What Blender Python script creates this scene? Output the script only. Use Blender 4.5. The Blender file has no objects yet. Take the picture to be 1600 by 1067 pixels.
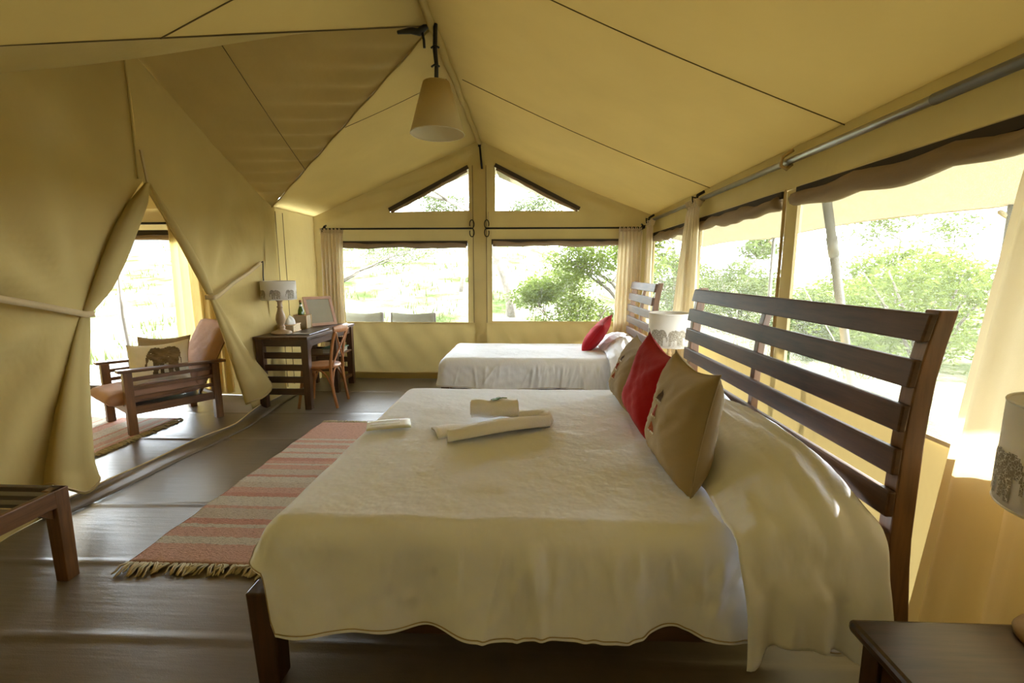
import bpy, bmesh, math, random
import numpy as np
from mathutils import Vector, Matrix
R = random.Random(7)
PI = math.pi
SC = bpy.context.scene
COL = SC.collection

# ------------------------------------------------------------------ camera, sky, sun, exposure
cam = bpy.data.cameras.new('camera'); camo = bpy.data.objects.new('camera', cam); COL.objects.link(camo)
cam.sensor_width = 36; cam.lens = 36 * 720 / 1600; cam.clip_start = .05; cam.clip_end = 500
camo.location = (0, 0, 1.5)
camo.rotation_euler = (math.radians(90 - 8.57), 0, math.radians(2.36))
SC.camera = camo
w = bpy.data.worlds.new('sky'); SC.world = w; w.use_nodes = True
bg = w.node_tree.nodes['Background']; bg.inputs[0].default_value = (.84, .93, 1, 1); bg.inputs[1].default_value = 2.8
sun = bpy.data.lights.new('sun', 'SUN'); sun.energy = 4.5; sun.angle = math.radians(.6); sun.color = (1, .95, .86)
suno = bpy.data.objects.new('sun', sun); COL.objects.link(suno)
suno.rotation_euler = (0, math.radians(90 - 24), math.radians(27))
SC.view_settings.view_transform = 'Standard'; SC.view_settings.look = 'None'
SC.view_settings.gamma = 1; SC.view_settings.use_curve_mapping = False
SC.view_settings.exposure = 3.4
SC.cycles.use_denoising = True
SC.cycles.max_bounces = 12; SC.cycles.diffuse_bounces = 6; SC.cycles.transparent_max_bounces = 12
SC.cycles.caustics_reflective = False; SC.cycles.caustics_refractive = False
SC.cycles.sample_clamp_indirect = 6

# ------------------------------------------------------------------ materials
def lin(r, g, b):
    f = lambda c: (c / 255 / 12.92) if c / 255 <= .04045 else ((c / 255 + .055) / 1.055) ** 2.4
    return (f(r), f(g), f(b))

class NT:
    def __init__(s, name):
        s.m = bpy.data.materials.new(name); s.m.use_nodes = True
        s.t = s.m.node_tree; s.t.nodes.clear()
        s.out = s.n('ShaderNodeOutputMaterial')
    def n(s, t, **k):
        x = s.t.nodes.new(t)
        for a, v in k.items(): setattr(x, a, v)
        return x
    def l(s, a, b): s.t.links.new(a, b)
    def coord(s, scale=(1, 1, 1), rot=(0, 0, 0)):
        c = s.n('ShaderNodeTexCoord'); m = s.n('ShaderNodeMapping')
        m.inputs['Scale'].default_value = scale; m.inputs['Rotation'].default_value = rot
        s.l(c.outputs['Object'], m.inputs['Vector']); return m.outputs['Vector']
    def noise(s, vec, scale, detail=3, rough=.5):
        n = s.n('ShaderNodeTexNoise'); n.inputs['Scale'].default_value = scale
        n.inputs['Detail'].default_value = detail; n.inputs['Roughness'].default_value = rough
        s.l(vec, n.inputs['Vector']); return n.outputs['Fac']
    def ramp(s, fac, stops, interp='LINEAR'):
        r = s.n('ShaderNodeValToRGB'); r.color_ramp.interpolation = interp
        e = r.color_ramp.elements
        while len(e) < len(stops): e.new(.5)
        for k, (p, c) in enumerate(stops):
            e[k].position = p; e[k].color = (c[0], c[1], c[2], 1)
        s.l(fac, r.inputs['Fac']); return r.outputs['Color']
    def bump(s, h, strength=.3, dist=.01, normal=None):
        b = s.n('ShaderNodeBump'); b.inputs['Strength'].default_value = strength
        b.inputs['Distance'].default_value = dist; s.l(h, b.inputs['Height'])
        if normal is not None: s.l(normal, b.inputs['Normal'])
        return b.outputs['Normal']
    def prin(s, color=None, rough=.6, normal=None, **k):
        p = s.n('ShaderNodeBsdfPrincipled')
        if isinstance(color, tuple): p.inputs['Base Color'].default_value = (*color[:3], 1)
        elif color is not None: s.l(color, p.inputs['Base Color'])
        p.inputs['Roughness'].default_value = rough
        if normal is not None: s.l(normal, p.inputs['Normal'])
        for a, v in k.items(): p.inputs[a.replace('_', ' ')].default_value = v
        return p.outputs['BSDF']
    def fin(s, sh): s.l(sh, s.out.inputs['Surface']); return s.m

def mul(c, k): return tuple(x * k for x in c)

def cloth(name, col, trans=None, tf=.3, wr=.15, wscale=2.5, stretch=(1, 1, 1), rough=.85, weave=0, var=.08, wdist=.02, sheen=0):
    s = NT(name); v = s.coord(stretch)
    nf = s.noise(v, wscale, 4, .55)
    c = s.ramp(s.noise(s.coord(), 1.7, 3), [(.3, mul(col, 1 - var)), (.7, mul(col, 1 + var))])
    nm = s.bump(nf, wr, wdist)
    if weave:
        wv = s.noise(s.coord((1, 1, 1)), weave, 1)
        nm = s.bump(wv, .25, .002, nm)
    p = s.prin(c, rough, nm, Specular_IOR_Level=.2, Sheen_Weight=sheen)
    if trans:
        t = s.n('ShaderNodeBsdfTranslucent'); t.inputs['Color'].default_value = (*trans, 1); s.l(nm, t.inputs['Normal'])
        mx = s.n('ShaderNodeMixShader'); mx.inputs[0].default_value = tf
        s.l(p, mx.inputs[1]); s.l(t.outputs[0], mx.inputs[2]); p = mx.outputs[0]
    return s.fin(p)

def wood(name, dark, light, rough=.4, axis='Y', scale=1.0, coat=.0, spec=.5):
    s = NT(name)
    st = {'X': (1.2, 14, 14), 'Y': (14, 1.2, 14), 'Z': (14, 14, 1.2)}[axis]
    v = s.coord(mul(st, scale)); n1 = s.noise(v, 3, 6, .65)
    n2 = s.noise(s.coord(), 2.2, 2)
    ma = s.n('ShaderNodeMath', operation='ADD'); s.l(n1, ma.inputs[0]); s.l(n2, ma.inputs[1])
    mb = s.n('ShaderNodeMath', operation='MULTIPLY'); s.l(ma.outputs[0], mb.inputs[0]); mb.inputs[1].default_value = .5
    c = s.ramp(mb.outputs[0], [(.35, dark), (.65, light)])
    return s.fin(s.prin(c, rough, s.bump(n1, .12, .003), Coat_Weight=coat, Coat_Roughness=.25, Specular_IOR_Level=spec))

def plain(name, col, rough=.5, metal=0, var=.1, bump=0, bs=60):
    s = NT(name); v = s.coord()
    c = s.ramp(s.noise(v, 9, 3), [(.3, mul(col, 1 - var)), (.7, mul(col, 1 + var))])
    nm = s.bump(s.noise(v, bs, 2), bump, .004) if bump else None
    return s.fin(s.prin(c, rough, nm, Metallic=metal))

CAN = (.50, .385, .15)
CANT = (.58, .45, .18)
M = {}
M['roof'] = cloth('roof_canvas', CAN, CANT, .30, .30, 2.2, (1, 1, 1), wdist=.03)
M['canvas'] = cloth('wall_canvas', CAN, CANT, .05, .5, 2.6, (1, 1, .5), wdist=.03)
M['canvas_flap'] = cloth('flap_canvas', CAN, CANT, .14, .2, 3, (1, 1, .35), wdist=.02)
M['strap'] = cloth('strap_webbing', (.50, .38, .20), None, 0, .3, 60, wdist=.002)
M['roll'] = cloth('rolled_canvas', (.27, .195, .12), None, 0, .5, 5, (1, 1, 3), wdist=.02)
M['roll_dark'] = cloth('dark_strip_canvas', (.055, .042, .03), None, 0, .2, 8)
M['binding'] = cloth('binding_tape', (.60, .48, .27), None, 0, .3, 50, wdist=.002)
M['sheet'] = cloth('cream_cotton', (.79, .81, .85), None, 0, .6, 3.6, (1, 1, .4), .9, 900, .02, .04)
M['curtain'] = cloth('cream_curtain', (.70, .60, .42), (.80, .66, .40), .25, .15, 5, (1, 1, .2), weave=700, var=.03)
M['curtain_y'] = cloth('gold_curtain', (.66, .54, .28), (.85, .66, .26), .3, .15, 5, (1, 1, .2), weave=700, var=.03)
M['towel'] = cloth('white_terry', (.86, .86, .90), None, 0, .6, 120, wdist=.004, rough=1)
M['velvet'] = cloth('red_velvet', (.34, .006, .010), None, 0, .35, 5, rough=.9, sheen=.08, var=.15)
M['linen'] = cloth('beige_linen', (.36, .28, .17), None, 0, .4, 5, weave=600, var=.1)
M['terracotta'] = cloth('terracotta_fabric', (.44, .265, .19), None, 0, .5, 8, weave=500, var=.16)
M['print_cloth'] = cloth('print_cushion', (.80, .74, .60), None, 0, .3, 6, weave=500)
M['print_ink'] = plain('brown_print', (.16, .11, .055), .9, 0, .35)
M['shade'] = cloth('lamp_shade', (.80, .76, .68), (.80, .74, .62), .3, .05, 9, weave=900, var=.02)
M['shade_y'] = cloth('pendant_shade', (.76, .66, .42), (.85, .74, .48), .55, .05, 9, weave=900, var=.02)
M['shade_in'] = cloth('shade_lining', (.86, .82, .70), (.9, .86, .74), .5, .02, 9)
M['dark_wood'] = wood('dark_hardwood', (.034, .017, .008), (.115, .055, .024), .5, 'Y', coat=.0, spec=.3)
M['dark_wood_z'] = wood('dark_hardwood_upright', (.022, .010, .006), (.09, .038, .018), .36, 'Z', coat=.1)
M['dark_wood_x'] = wood('dark_hardwood_cross', (.020, .010, .006), (.075, .034, .018), .36, 'X', coat=.1)
M['red_wood'] = wood('red_hardwood', (.075, .034, .013), (.24, .11, .038), .4, 'Z', coat=.1)
M['red_wood_y'] = wood('red_hardwood_long', (.07, .032, .013), (.22, .10, .036), .38, 'Y', coat=.1)
M['cane_wood'] = wood('bentwood', (.26, .10, .03), (.46, .20, .07), .35, 'Z', coat=.2)
M['lamp_wood'] = wood('turned_wood', (.26, .16, .075), (.42, .28, .14), .45, 'Z')
M['pale_wood'] = wood('pale_wood', (.55, .36, .16), (.70, .48, .24), .5, 'Z')
M['deck_wood'] = wood('deck_wood', (.055, .052, .048), (.085, .08, .076), .7, 'X')
M['frame_wood'] = plain('frame_wood', (.46, .28, .20), .4)
M['iron'] = plain('black_iron', (.02, .018, .016), .5, .6)
M['steel'] = plain('galvanised_pipe', (.32, .31, .29), .3, .95)
M['black'] = plain('black_tape', (.012, .011, .010), .55)
M['cable'] = plain('grey_cable', (.12, .12, .12), .5)
M['paper'] = plain('paper', (.78, .77, .68), .7, 0, .03)
M['card'] = plain('card_cover', (.66, .66, .50), .5, 0, .1)
M['leaf'] = plain('green_leaf', (.10, .20, .03), .5)
M['tissue'] = plain('tissue', (.85, .84, .80), .9, 0, .02)
M['bark'] = plain('bark', (.13, .11, .085), 1.0, 0, .3, .6, 12)
M['green_book'] = plain('green_book', (.08, .22, .14), .5)
M['white_book'] = plain('pale_book', (.60, .58, .50), .6)
M['folder'] = plain('leather_folder', (.05, .03, .022), .3, 0, .2)
M['mirror'] = plain('picture_glass', (.42, .40, .33), .12, .35, .03)
M['fly'] = cloth('flysheet', (.24, .20, .12), (.36, .30, .18), .09, .1, 2)
M['grey_fly'] = cloth('grey_flysheet', (.085, .09, .09), (.09, .095, .095), .3, .1, 2)
M['sail'] = cloth('chair_canvas', (.13, .125, .085), (.1, .1, .07), .1, .1, 4)
M['pole'] = plain('tent_pole_paint', (.16, .145, .125), .5, .4)
M['drywood'] = plain('fringe_yarn', (.46, .39, .25), .95, 0, .2)

s = NT('bottle_glass'); M['bottle'] = s.fin(s.prin((.05, .10, .012), .08, None, Coat_Weight=.5))
def mk_mesh_screen(name, op, col):
    s = NT(name); v = s.coord()
    n = s.noise(s.coord((1, 1, 1)), 240, 2, .7)
    r = s.n('ShaderNodeMapRange'); s.l(n, r.inputs[0]); r.inputs[1].default_value = .3; r.inputs[2].default_value = .7
    r.inputs[3].default_value = op - .09; r.inputs[4].default_value = op + .09
    tr = s.n('ShaderNodeBsdfTransparent')
    d = s.n('ShaderNodeBsdfDiffuse'); d.inputs[0].default_value = (*col, 1)
    tl = s.n('ShaderNodeBsdfTranslucent'); tl.inputs[0].default_value = (*col, 1)
    m1 = s.n('ShaderNodeMixShader'); m1.inputs[0].default_value = .5; s.l(d.outputs[0], m1.inputs[1]); s.l(tl.outputs[0], m1.inputs[2])
    m2 = s.n('ShaderNodeMixShader'); s.l(r.outputs[0], m2.inputs[0]); s.l(tr.outputs[0], m2.inputs[1]); s.l(m1.outputs[0], m2.inputs[2])
    return s.fin(m2.outputs[0])
M['net'] = mk_mesh_screen('insect_net_side', .36, (.24, .24, .205))
M['net2'] = mk_mesh_screen('insect_net_gable', .20, (.16, .16, .145))

def mk_floor():
    s = NT('groundsheet'); v = s.coord()
    n1 = s.noise(v, 2.0, 5, .6); n2 = s.noise(s.coord((1, 8, 1)), 3, 4); n3 = s.noise(v, 260, 2)
    c = s.ramp(n1, [(.3, (.105, .080, .057)), (.7, (.165, .128, .093))])
    nm = s.bump(n2, .2, .010); nm = s.bump(n3, .25, .002, nm)
    r = s.n('ShaderNodeMapRange'); s.l(n1, r.inputs[0]); r.inputs[3].default_value = .26; r.inputs[4].default_value = .42; p_ = 0
    p = s.n('ShaderNodeBsdfPrincipled'); s.l(c, p.inputs['Base Color']); s.l(r.outputs[0], p.inputs['Roughness']); s.l(nm, p.inputs['Normal']); p.inputs['Specular IOR Level'].default_value = .9
    return s.fin(p.outputs[0])
M['floor'] = mk_floor()

def mk_rug(name, axis, L, seed):
    rr = random.Random(seed)
    s = NT(name); c = s.n('ShaderNodeTexCoord'); sp = s.n('ShaderNodeSeparateXYZ'); s.l(c.outputs['Object'], sp.inputs[0])
    wob = s.noise(c.outputs['Object'], 22, 3, .7)
    a = s.n('ShaderNodeMath', operation='MULTIPLY_ADD'); s.l(wob, a.inputs[0]); a.inputs[1].default_value = .035; s.l(sp.outputs[axis], a.inputs[2])
    b = s.n('ShaderNodeMath', operation='MULTIPLY'); s.l(a.outputs[0], b.inputs[0]); b.inputs[1].default_value = 1 / L
    pink = (.62, .38, .30); dpk = (.58, .31, .24); cream = (.62, .56, .47); lc = (.58, .49, .40)
    st = []; p = 0.0
    pat = [(.19, pink), (.07, cream), (.10, pink), (.03, cream), (.06, dpk), (.14, lc), (.03, pink), (.12, cream), (.05, dpk), (.09, pink), (.07, lc), (.09, cream), (.03, dpk), (.10, lc), (.07, pink), (.03, cream), (.05, pink), (.06, dpk), (.09, cream), (.03, pink), (.08, cream), (.08, pink), (.05, cream), (.06, pink), (.04, cream), (.3, pink)]
    for wd, cc in pat:
        if p > L or len(st) > 30: break
        st.append((min(p / L, 1), cc)); p += wd * rr.uniform(.9, 1.1)
    col = s.ramp(b.outputs[0], st, 'CONSTANT')
    m = s.n('ShaderNodeMapping'); m.inputs['Scale'].default_value = (40, 110, 60) if axis == 1 else (110, 40, 60); s.l(c.outputs['Object'], m.inputs[0])
    k = s.noise(m.outputs[0], 1, 4, .8)
    mx = s.n('ShaderNodeMix', data_type='RGBA', blend_type='MULTIPLY'); mx.inputs[0].default_value = .75
    kr = s.ramp(k, [(.30, (.30, .25, .22)), (.48, (1, 1, 1))])
    s.l(col, mx.inputs[6]); s.l(kr, mx.inputs[7])
    return s.fin(s.prin(mx.outputs[2], .95, s.bump(k, .9, .012), Specular_IOR_Level=.1))

def mk_wicker():
    s = NT('wicker'); v = s.coord((60, 60, 110)); n = s.noise(v, 1.3, 2)
    wv = s.n('ShaderNodeTexWave'); wv.inputs['Scale'].default_value = .7; wv.inputs['Distortion'].default_value = 2; s.l(v, wv.inputs[0])
    c = s.ramp(wv.outputs['Fac'], [(.2, (.28, .19, .08)), (.7, (.58, .44, .23))])
    return s.fin(s.prin(c, .6, s.bump(wv.outputs['Fac'], .8, .006)))
M['wicker'] = mk_wicker()

def mk_elephant_ink():
    s = NT('elephant_ink'); v = s.coord()
    vo = s.n('ShaderNodeTexVoronoi', feature='DISTANCE_TO_EDGE'); vo.inputs['Scale'].default_value = 130; s.l(v, vo.inputs[0])
    n = s.noise(v, 90, 2)
    ad = s.n('ShaderNodeMath', operation='MULTIPLY_ADD'); s.l(n, ad.inputs[0]); ad.inputs[1].default_value = .35; s.l(vo.outputs[0], ad.inputs[2])
    c = s.ramp(ad.outputs[0], [(.19, (.60, .55, .46)), (.25, (.22, .18, .12))])
    return s.fin(s.prin(c, .9))
M['ele'] = mk_elephant_ink()

def mk_ground():
    s = NT('dry_grass_ground'); v = s.coord()
    n = s.noise(v, .55, 6, .65); n2 = s.noise(v, 14, 4, .7)
    c = s.ramp(n, [(.37, (.035, .048, .016)), (.46, (.090, .094, .050)), (.56, (.17, .165, .12))])
    mx = s.n('ShaderNodeMix', data_type='RGBA', blend_type='MULTIPLY'); mx.inputs[0].default_value = .6
    s.l(c, mx.inputs[6]); s.l(s.ramp(n2, [(.3, (.55, .6, .4)), (.55, (1, 1, 1))]), mx.inputs[7])
    return s.fin(s.prin(mx.outputs[2], .95, s.bump(n2, .8, .05), Specular_IOR_Level=0.0))
M['ground'] = mk_ground()
def mk_leaf(name, col, tr):
    s = NT(name); v = s.coord(); n = s.noise(v, 1.3, 3)
    c = s.ramp(n, [(.3, mul(col, .65)), (.7, mul(col, 1.25))])
    d = s.n('ShaderNodeBsdfDiffuse'); s.l(c, d.inputs[0]); t = s.n('ShaderNodeBsdfTranslucent'); t.inputs[0].default_value = (*tr, 1)
    m = s.n('ShaderNodeMixShader'); m.inputs[0].default_value = .45; s.l(d.outputs[0], m.inputs[1]); s.l(t.outputs[0], m.inputs[2])
    return s.fin(m.outputs[0])
M['fol_a'] = mk_leaf('foliage_sage', (.06, .07, .036), (.08, .10, .036))
M['fol_b'] = mk_leaf('foliage_bright', (.062, .08, .022), (.11, .145, .03))
M['fol_c'] = mk_leaf('foliage_bush', (.055, .07, .028), (.08, .10, .03))
M['grass'] = mk_leaf('grass_blades', (.05, .06, .022), (.055, .065, .018))

# ------------------------------------------------------------------ mesh helpers
class MB:
    def __init__(s): s.v = []; s.f = []
    def add(s, vs, fs):
        o = len(s.v); s.v += [tuple(map(float, p)) for p in vs]; s.f += [tuple(i + o for i in f) for f in fs]; return s
    def box(s, lo, hi, M4=None):
        (a, b, c), (d, e, f) = lo, hi
        vs = [(a, b, c), (d, b, c), (d, e, c), (a, e, c), (a, b, f), (d, b, f), (d, e, f), (a, e, f)]
        if M4 is not None: vs = [M4 @ Vector(p) for p in vs]
        return s.add(vs, [(3, 2, 1, 0), (4, 5, 6, 7), (0, 1, 5, 4), (1, 2, 6, 5), (2, 3, 7, 6), (3, 0, 4, 7)])
    def hexa(s, bot, top):
        return s.add(list(bot) + list(top), [(3, 2, 1, 0), (4, 5, 6, 7), (0, 1, 5, 4), (1, 2, 6, 5), (2, 3, 7, 6), (3, 0, 4, 7)])
    def bar(s, p, q, w, h, up=(0, 0, 1)):
        p = Vector(p); q = Vector(q); d = (q - p).normalized(); u = Vector(up)
        sd = d.cross(u)
        if sd.length < 1e-4: sd = d.cross(Vector((1, 0, 0)))
        sd.normalize(); u = sd.cross(d).normalized()
        c = lambda o: [o - sd * w / 2 - u * h / 2, o + sd * w / 2 - u * h / 2, o + sd * w / 2 + u * h / 2, o - sd * w / 2 + u * h / 2]
        return s.hexa(c(p), c(q))
    def tube(s, pts, r, n=10, cap=True, prof=None):
        pts = [Vector(p) for p in pts]; k = len(pts)
        rs = r if isinstance(r, (list, tuple)) else [r] * k
        ref = None; vs = []
        for i, p in enumerate(pts):
            t = (pts[min(i + 1, k - 1)] - pts[max(i - 1, 0)]).normalized()
            if ref is None:
                ref = t.cross(Vector((0, 0, 1)));
                if ref.length < .1: ref = t.cross(Vector((1, 0, 0)))
            ref = (ref - t * ref.dot(t)).normalized(); b = t.cross(ref)
            for j in range(n):
                a = 2 * PI * j / n; q = rs[i] * (prof(a, i / (k - 1)) if prof else 1)
                vs.append(p + ref * math.cos(a) * q + b * math.sin(a) * q)
        fs = [(i * n + j, i * n + (j + 1) % n, (i + 1) * n + (j + 1) % n, (i + 1) * n + j) for i in range(k - 1) for j in range(n)]
        if cap: fs += [tuple(range(n))[::-1], tuple((k - 1) * n + j for j in range(n))]
        return s.add(vs, fs)
    def lathe(s, prof, n=24, c=(0, 0, 0), cap=True):
        vs = [(c[0] + r * math.cos(2 * PI * j / n), c[1] + r * math.sin(2 * PI * j / n), c[2] + z) for r, z in prof for j in range(n)]
        k = len(prof)
        fs = [(i * n + j, i * n + (j + 1) % n, (i + 1) * n + (j + 1) % n, (i + 1) * n + j) for i in range(k - 1) for j in range(n)]
        if cap: fs += [tuple(range(n))[::-1], tuple((k - 1) * n + j for j in range(n))]
        return s.add(vs, fs)
    def grid(s, fn, nu, nv, keep=None):
        vs = [fn(i / nu, j / nv) for j in range(nv + 1) for i in range(nu + 1)]
        fs = [(j * (nu + 1) + i, j * (nu + 1) + i + 1, (j + 1) * (nu + 1) + i + 1, (j + 1) * (nu + 1) + i) for j in range(nv) for i in range(nu)
              if keep is None or keep((i + .5) / nu, (j + .5) / nv)]
        return s.add(vs, fs)

def link(name, mb, mat, parent=None, smooth=False, bevel=0, solid=0, kind=None, offs=None, weld=False, label=None, sub=0):
    me = bpy.data.meshes.new(name)
    v = mb.v
    if offs is not None: v = [(p[0] - offs[0], p[1] - offs[1], p[2] - offs[2]) for p in v]
    me.from_pydata(v, [], mb.f); me.materials.append(M[mat] if isinstance(mat, str) else mat)
    if weld:
        b = bmesh.new(); b.from_mesh(me); bmesh.ops.remove_doubles(b, verts=b.verts, dist=1e-4)
        bmesh.ops.recalc_face_normals(b, faces=b.faces); b.to_mesh(me); b.free()
    if smooth: me.shade_smooth()
    o = bpy.data.objects.new(name, me); COL.objects.link(o)
    if parent is not None: o.parent = parent
    if sub:
        m = o.modifiers.new('sub', 'SUBSURF'); m.levels = sub; m.render_levels = sub
    if solid:
        m = o.modifiers.new('thick', 'SOLIDIFY'); m.thickness = solid; m.offset = 0
    if bevel:
        m = o.modifiers.new('bevel', 'BEVEL'); m.width = bevel; m.segments = 2; m.limit_method = 'ANGLE'
    if kind: o['kind'] = kind
    if label: o['label'] = label
    return o

def thing(name, label, cat, loc=(0, 0, 0), rz=0, group=None):
    o = bpy.data.objects.new(name, None); COL.objects.link(o); o.empty_display_size = .1
    o.location = loc; o.rotation_euler = (0, 0, rz); o['label'] = label; o['category'] = cat
    if group: o['group'] = group
    return o
def tag(o, label, cat, group=None):
    o['label'] = label; o['category'] = cat
    if group: o['group'] = group
    return o
def structure(name, loc=(0, 0, 0)):
    o = bpy.data.objects.new(name, None); COL.objects.link(o); o['kind'] = 'structure'; o.location = loc; return o
def dup(root, loc, rz=0, label=None):
    r = root.copy(); COL.objects.link(r); r.location = loc; r.rotation_euler = (0, 0, rz)
    if label: r['label'] = label
    for ch in list(root.children):
        c = ch.copy(); COL.objects.link(c); c.parent = r
        for g in ch.children:
            d = g.copy(); COL.objects.link(d); d.parent = c
    return r
def ip(x, pts):
    return float(np.interp(x, [p[0] for p in pts], [p[1] for p in pts]))
def sst(a, b, x):
    t = max(0, min(1, (x - a) / (b - a))); return t * t * (3 - 2 * t)
def wav(seed, n=6, fmin=1, fmax=6):
    rr = random.Random(seed); W = [(rr.uniform(fmin, fmax) * rr.choice((-1, 1)), rr.uniform(fmin, fmax), rr.uniform(0, 6.28), rr.uniform(.4, 1)) for _ in range(n)]
    return lambda a, b: sum(k * math.sin(p * a + q * b + ph) for p, q, ph, k in W) / n

# ------------------------------------------------------------------ tent geometry
XR, XL, XC, ZE, ZR, YB, YF = 1.6, -3.0, -.69, 2.25, 3.22, 6.4, -1.9
YA, AH, AX = 3.5, 1.88, -5.9          # annex ridge position, half width, outer end
SL = (ZR - ZE) / 2.3
def zroof(x): return ZR - SL * abs(x - XC)
def zannex(y): return ZR - .04 - (ZR - ZE) / AH * abs(y - YA)

# floor
fl = MB()
def ffn(u, v):
    x = AX + (XR - AX) * u; y = YF + (YB - YF) * v
    z = .003 * math.sin(3 * y + 1.2 * x)
    for sy in (-.6, 1.05, 1.62, 2.12, 2.72, 3.9, 4.7, 5.6):
        d = abs(y + .03 * math.sin(1.3 * x) - sy); z += .007 * math.exp(-(d / .018) ** 2) if d < .08 else 0
    return (x, y, z)
fl.grid(ffn, 60, 420)
fo = link('floor', fl, 'floor', smooth=True, kind='structure')
b = MB(); b.box((AX, YF, -.25), (XR, YB, -.02)); link('floor_base', b, 'dark_wood_x', fo)

# ceiling: the four slopes, seams, ridge sleeve
ceil = structure('ceiling')
wv1 = wav(3, 7, .8, 3); wv2 = wav(5, 7, .8, 3)
def sag(u, v): return -.035 * math.sin(PI * min(1, max(0, u))) * (.6 + .4 * math.sin(3.3 * v))
m = MB()
m.grid(lambda u, v: (XC + 2.33 * u, YF + (YB - YF) * v, ZR - SL * 2.33 * u + sag(u, v * 8) + .008 * wv1(4 * u, 8 * v) * math.sin(PI * u)), 30, 70)
link('right_slope', m, 'roof', ceil, True, weld=True)
# left slope: split at the two valleys of the annex
m = MB()
def lfar(u, v):    # between far valley and gable
    y0 = YA + AH * u; y = y0 + (YB - y0) * v; x = XC - 2.31 * u
    return (x, y, ZR - SL * 2.31 * u + sag(u, y) * math.sin(PI * v) + .006 * wv2(4 * u, 3 * y) * math.sin(PI * u) * math.sin(PI * v))
m.grid(lfar, 28, 28); link('left_slope', m, 'roof', ceil, True)
m = MB()
def lnear(u, v):
    y0 = YA - AH * u; y = YF + (y0 - YF) * v; x = XC - 2.31 * u
    return (x, y, ZR - SL * 2.31 * u + .012 * wv2(3 * u, 3 * y) * math.sin(PI * u) * math.sin(PI * v) - .02 * u * (v ** 6))
m.grid(lnear, 28, 50); link('left_slope', m, 'roof', ceil, True)
# annex far slope (dark triangle panel) and near slope seen almost edge on
wr3 = lambda s, t: .018 * math.sin(26 * t + 5 * s) * math.exp(-((s) / .35) ** 2)
m = MB()
def afar(u, v):   # u: from ridge to eave, v: from main valley to outer end
    y = YA + AH * u; xv = XC - 2.31 * u; x = xv + (AX - xv) * v
    s_ = (xv - x); z = zannex(y) + .04 * (1 - v)
    return (x, y, z - .03 * math.sin(PI * u) * math.sin(PI * min(1, v * 2)) + .022 * math.sin(78 * u + 3 * s_) * (s_ / .22) * math.exp(1 - s_ / .22) * math.sin(PI * u) ** .7 * (s_ > 0))
m.grid(afar, 150, 90); link('annex_far_slope', m, 'canvas', ceil, True)
m = MB()
def anear(u, v):
    y = YA - AH * u; xv = XC - 2.31 * u; x = xv + (AX - xv) * v
    z = zannex(y) + .04 * (1 - v) - .16 * math.sin(PI * u) ** .8 * sst(0, .25, v)
    return (x, y, z)
m.grid(anear, 30, 40); link('annex_near_slope', m, 'canvas', ceil, True)
# seams
M['seam'] = plain('seam_thread', (.13, .095, .045), .9)
def seam(pts, r=.005, mat='seam'):
    r *= .6
    m = MB(); m.tube(pts, r, 5); link('seam', m, mat, ceil, True)
for y in (2.55, 4.35):
    seam([(XC + 2.33 * u, y + .02 * u, ZR - SL * 2.33 * u + sag(u, (y - YF) / (YB - YF) * 8) - .006) for u in np.linspace(.03, .99, 14)])
seam([lfar(u, (4.35 - (YA + AH * u)) / (YB - YA - AH * u)) for u in np.linspace(.03, .44, 8)], .006)
seam([tuple(np.array(lnear(u, (2.5 - YF) / (YA - AH * u - YF))) - (0, 0, .006)) for u in np.linspace(.03, .53, 8)], .006)
def val(u, s=1): return (XC - 2.31 * u, YA + s * AH * u, ZR - SL * 2.31 * u)
m = MB(); m.tube([np.array(val(u)) + (.0, .0, -.008 + .006 * math.sin(40 * u)) for u in np.linspace(0.02, 1, 40)], .008, 6); link('valley_seam', m, 'roof', ceil, True)
m = MB(); m.tube([np.array(val(u, -1)) + (.0, .0, -.012) for u in np.linspace(0.02, 1, 30)], .0045, 6); link('valley_seam', m, 'seam', ceil, True)
seam([np.array(afar(u, 0)) * 0 + np.array((-2.27, YA + AH * u, zannex(YA + AH * u) - .028 * math.sin(PI * u) - .004)) for u in np.linspace(.02, .66, 14)], .006)
m = MB(); m.tube([(XC + .006 * math.sin(9 * y), y, ZR - .045 + .004 * math.sin(14 * y)) for y in np.linspace(YF, YB - .02, 60)], .028, 10)
link('ridge_sleeve', m, 'roof', ceil, True)

# right wall with its three net windows
wr = structure('wall_right')
WIN = [(.75, 2.9), (3.06, 4.5), (4.62, 6.15)]
ZS, ZT = .85, 2.0
wv4 = wav(9, 7, 2, 9)
m = MB()
m.grid(lambda u, v: (XR + .012 * wv4(14 * u, 3 * v) + .05 * (1 - v), YF + (YB - YF) * u, ZS * v), 80, 10); link('lower_panel', m, 'canvas', wr, True)
m = MB(); m.grid(lambda u, v: (XR + .008 * math.sin(60 * u) * (1 - v), YF + (YB - YF) * u, ZT + (ZE + .02 - ZT) * v), 120, 4); link('upper_band', m, 'canvas', wr, True)
edges = [YF] + [e for wn in WIN for e in wn] + [YB]
for k in range(0, len(edges), 2):
    a, bb = edges[k], edges[k + 1]
    m = MB(); m.grid(lambda u, v: (XR + .010 * math.sin(PI * u) * math.sin(34 * v) - .01 * math.sin(PI * u), a + (bb - a) * u, ZS + (ZT - ZS) * v), 8, 40); link('panel', m, 'canvas', wr, True)
def roll(pts, r, seed):
    rr = random.Random(seed); ph = rr.uniform(0, 6); m = MB()
    m.tube(pts, r, 12, prof=lambda a, t: 1 + .18 * math.sin(2 * a + 9 * t + ph) + .12 * math.sin(5 * t * 6 + a)); return m
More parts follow.
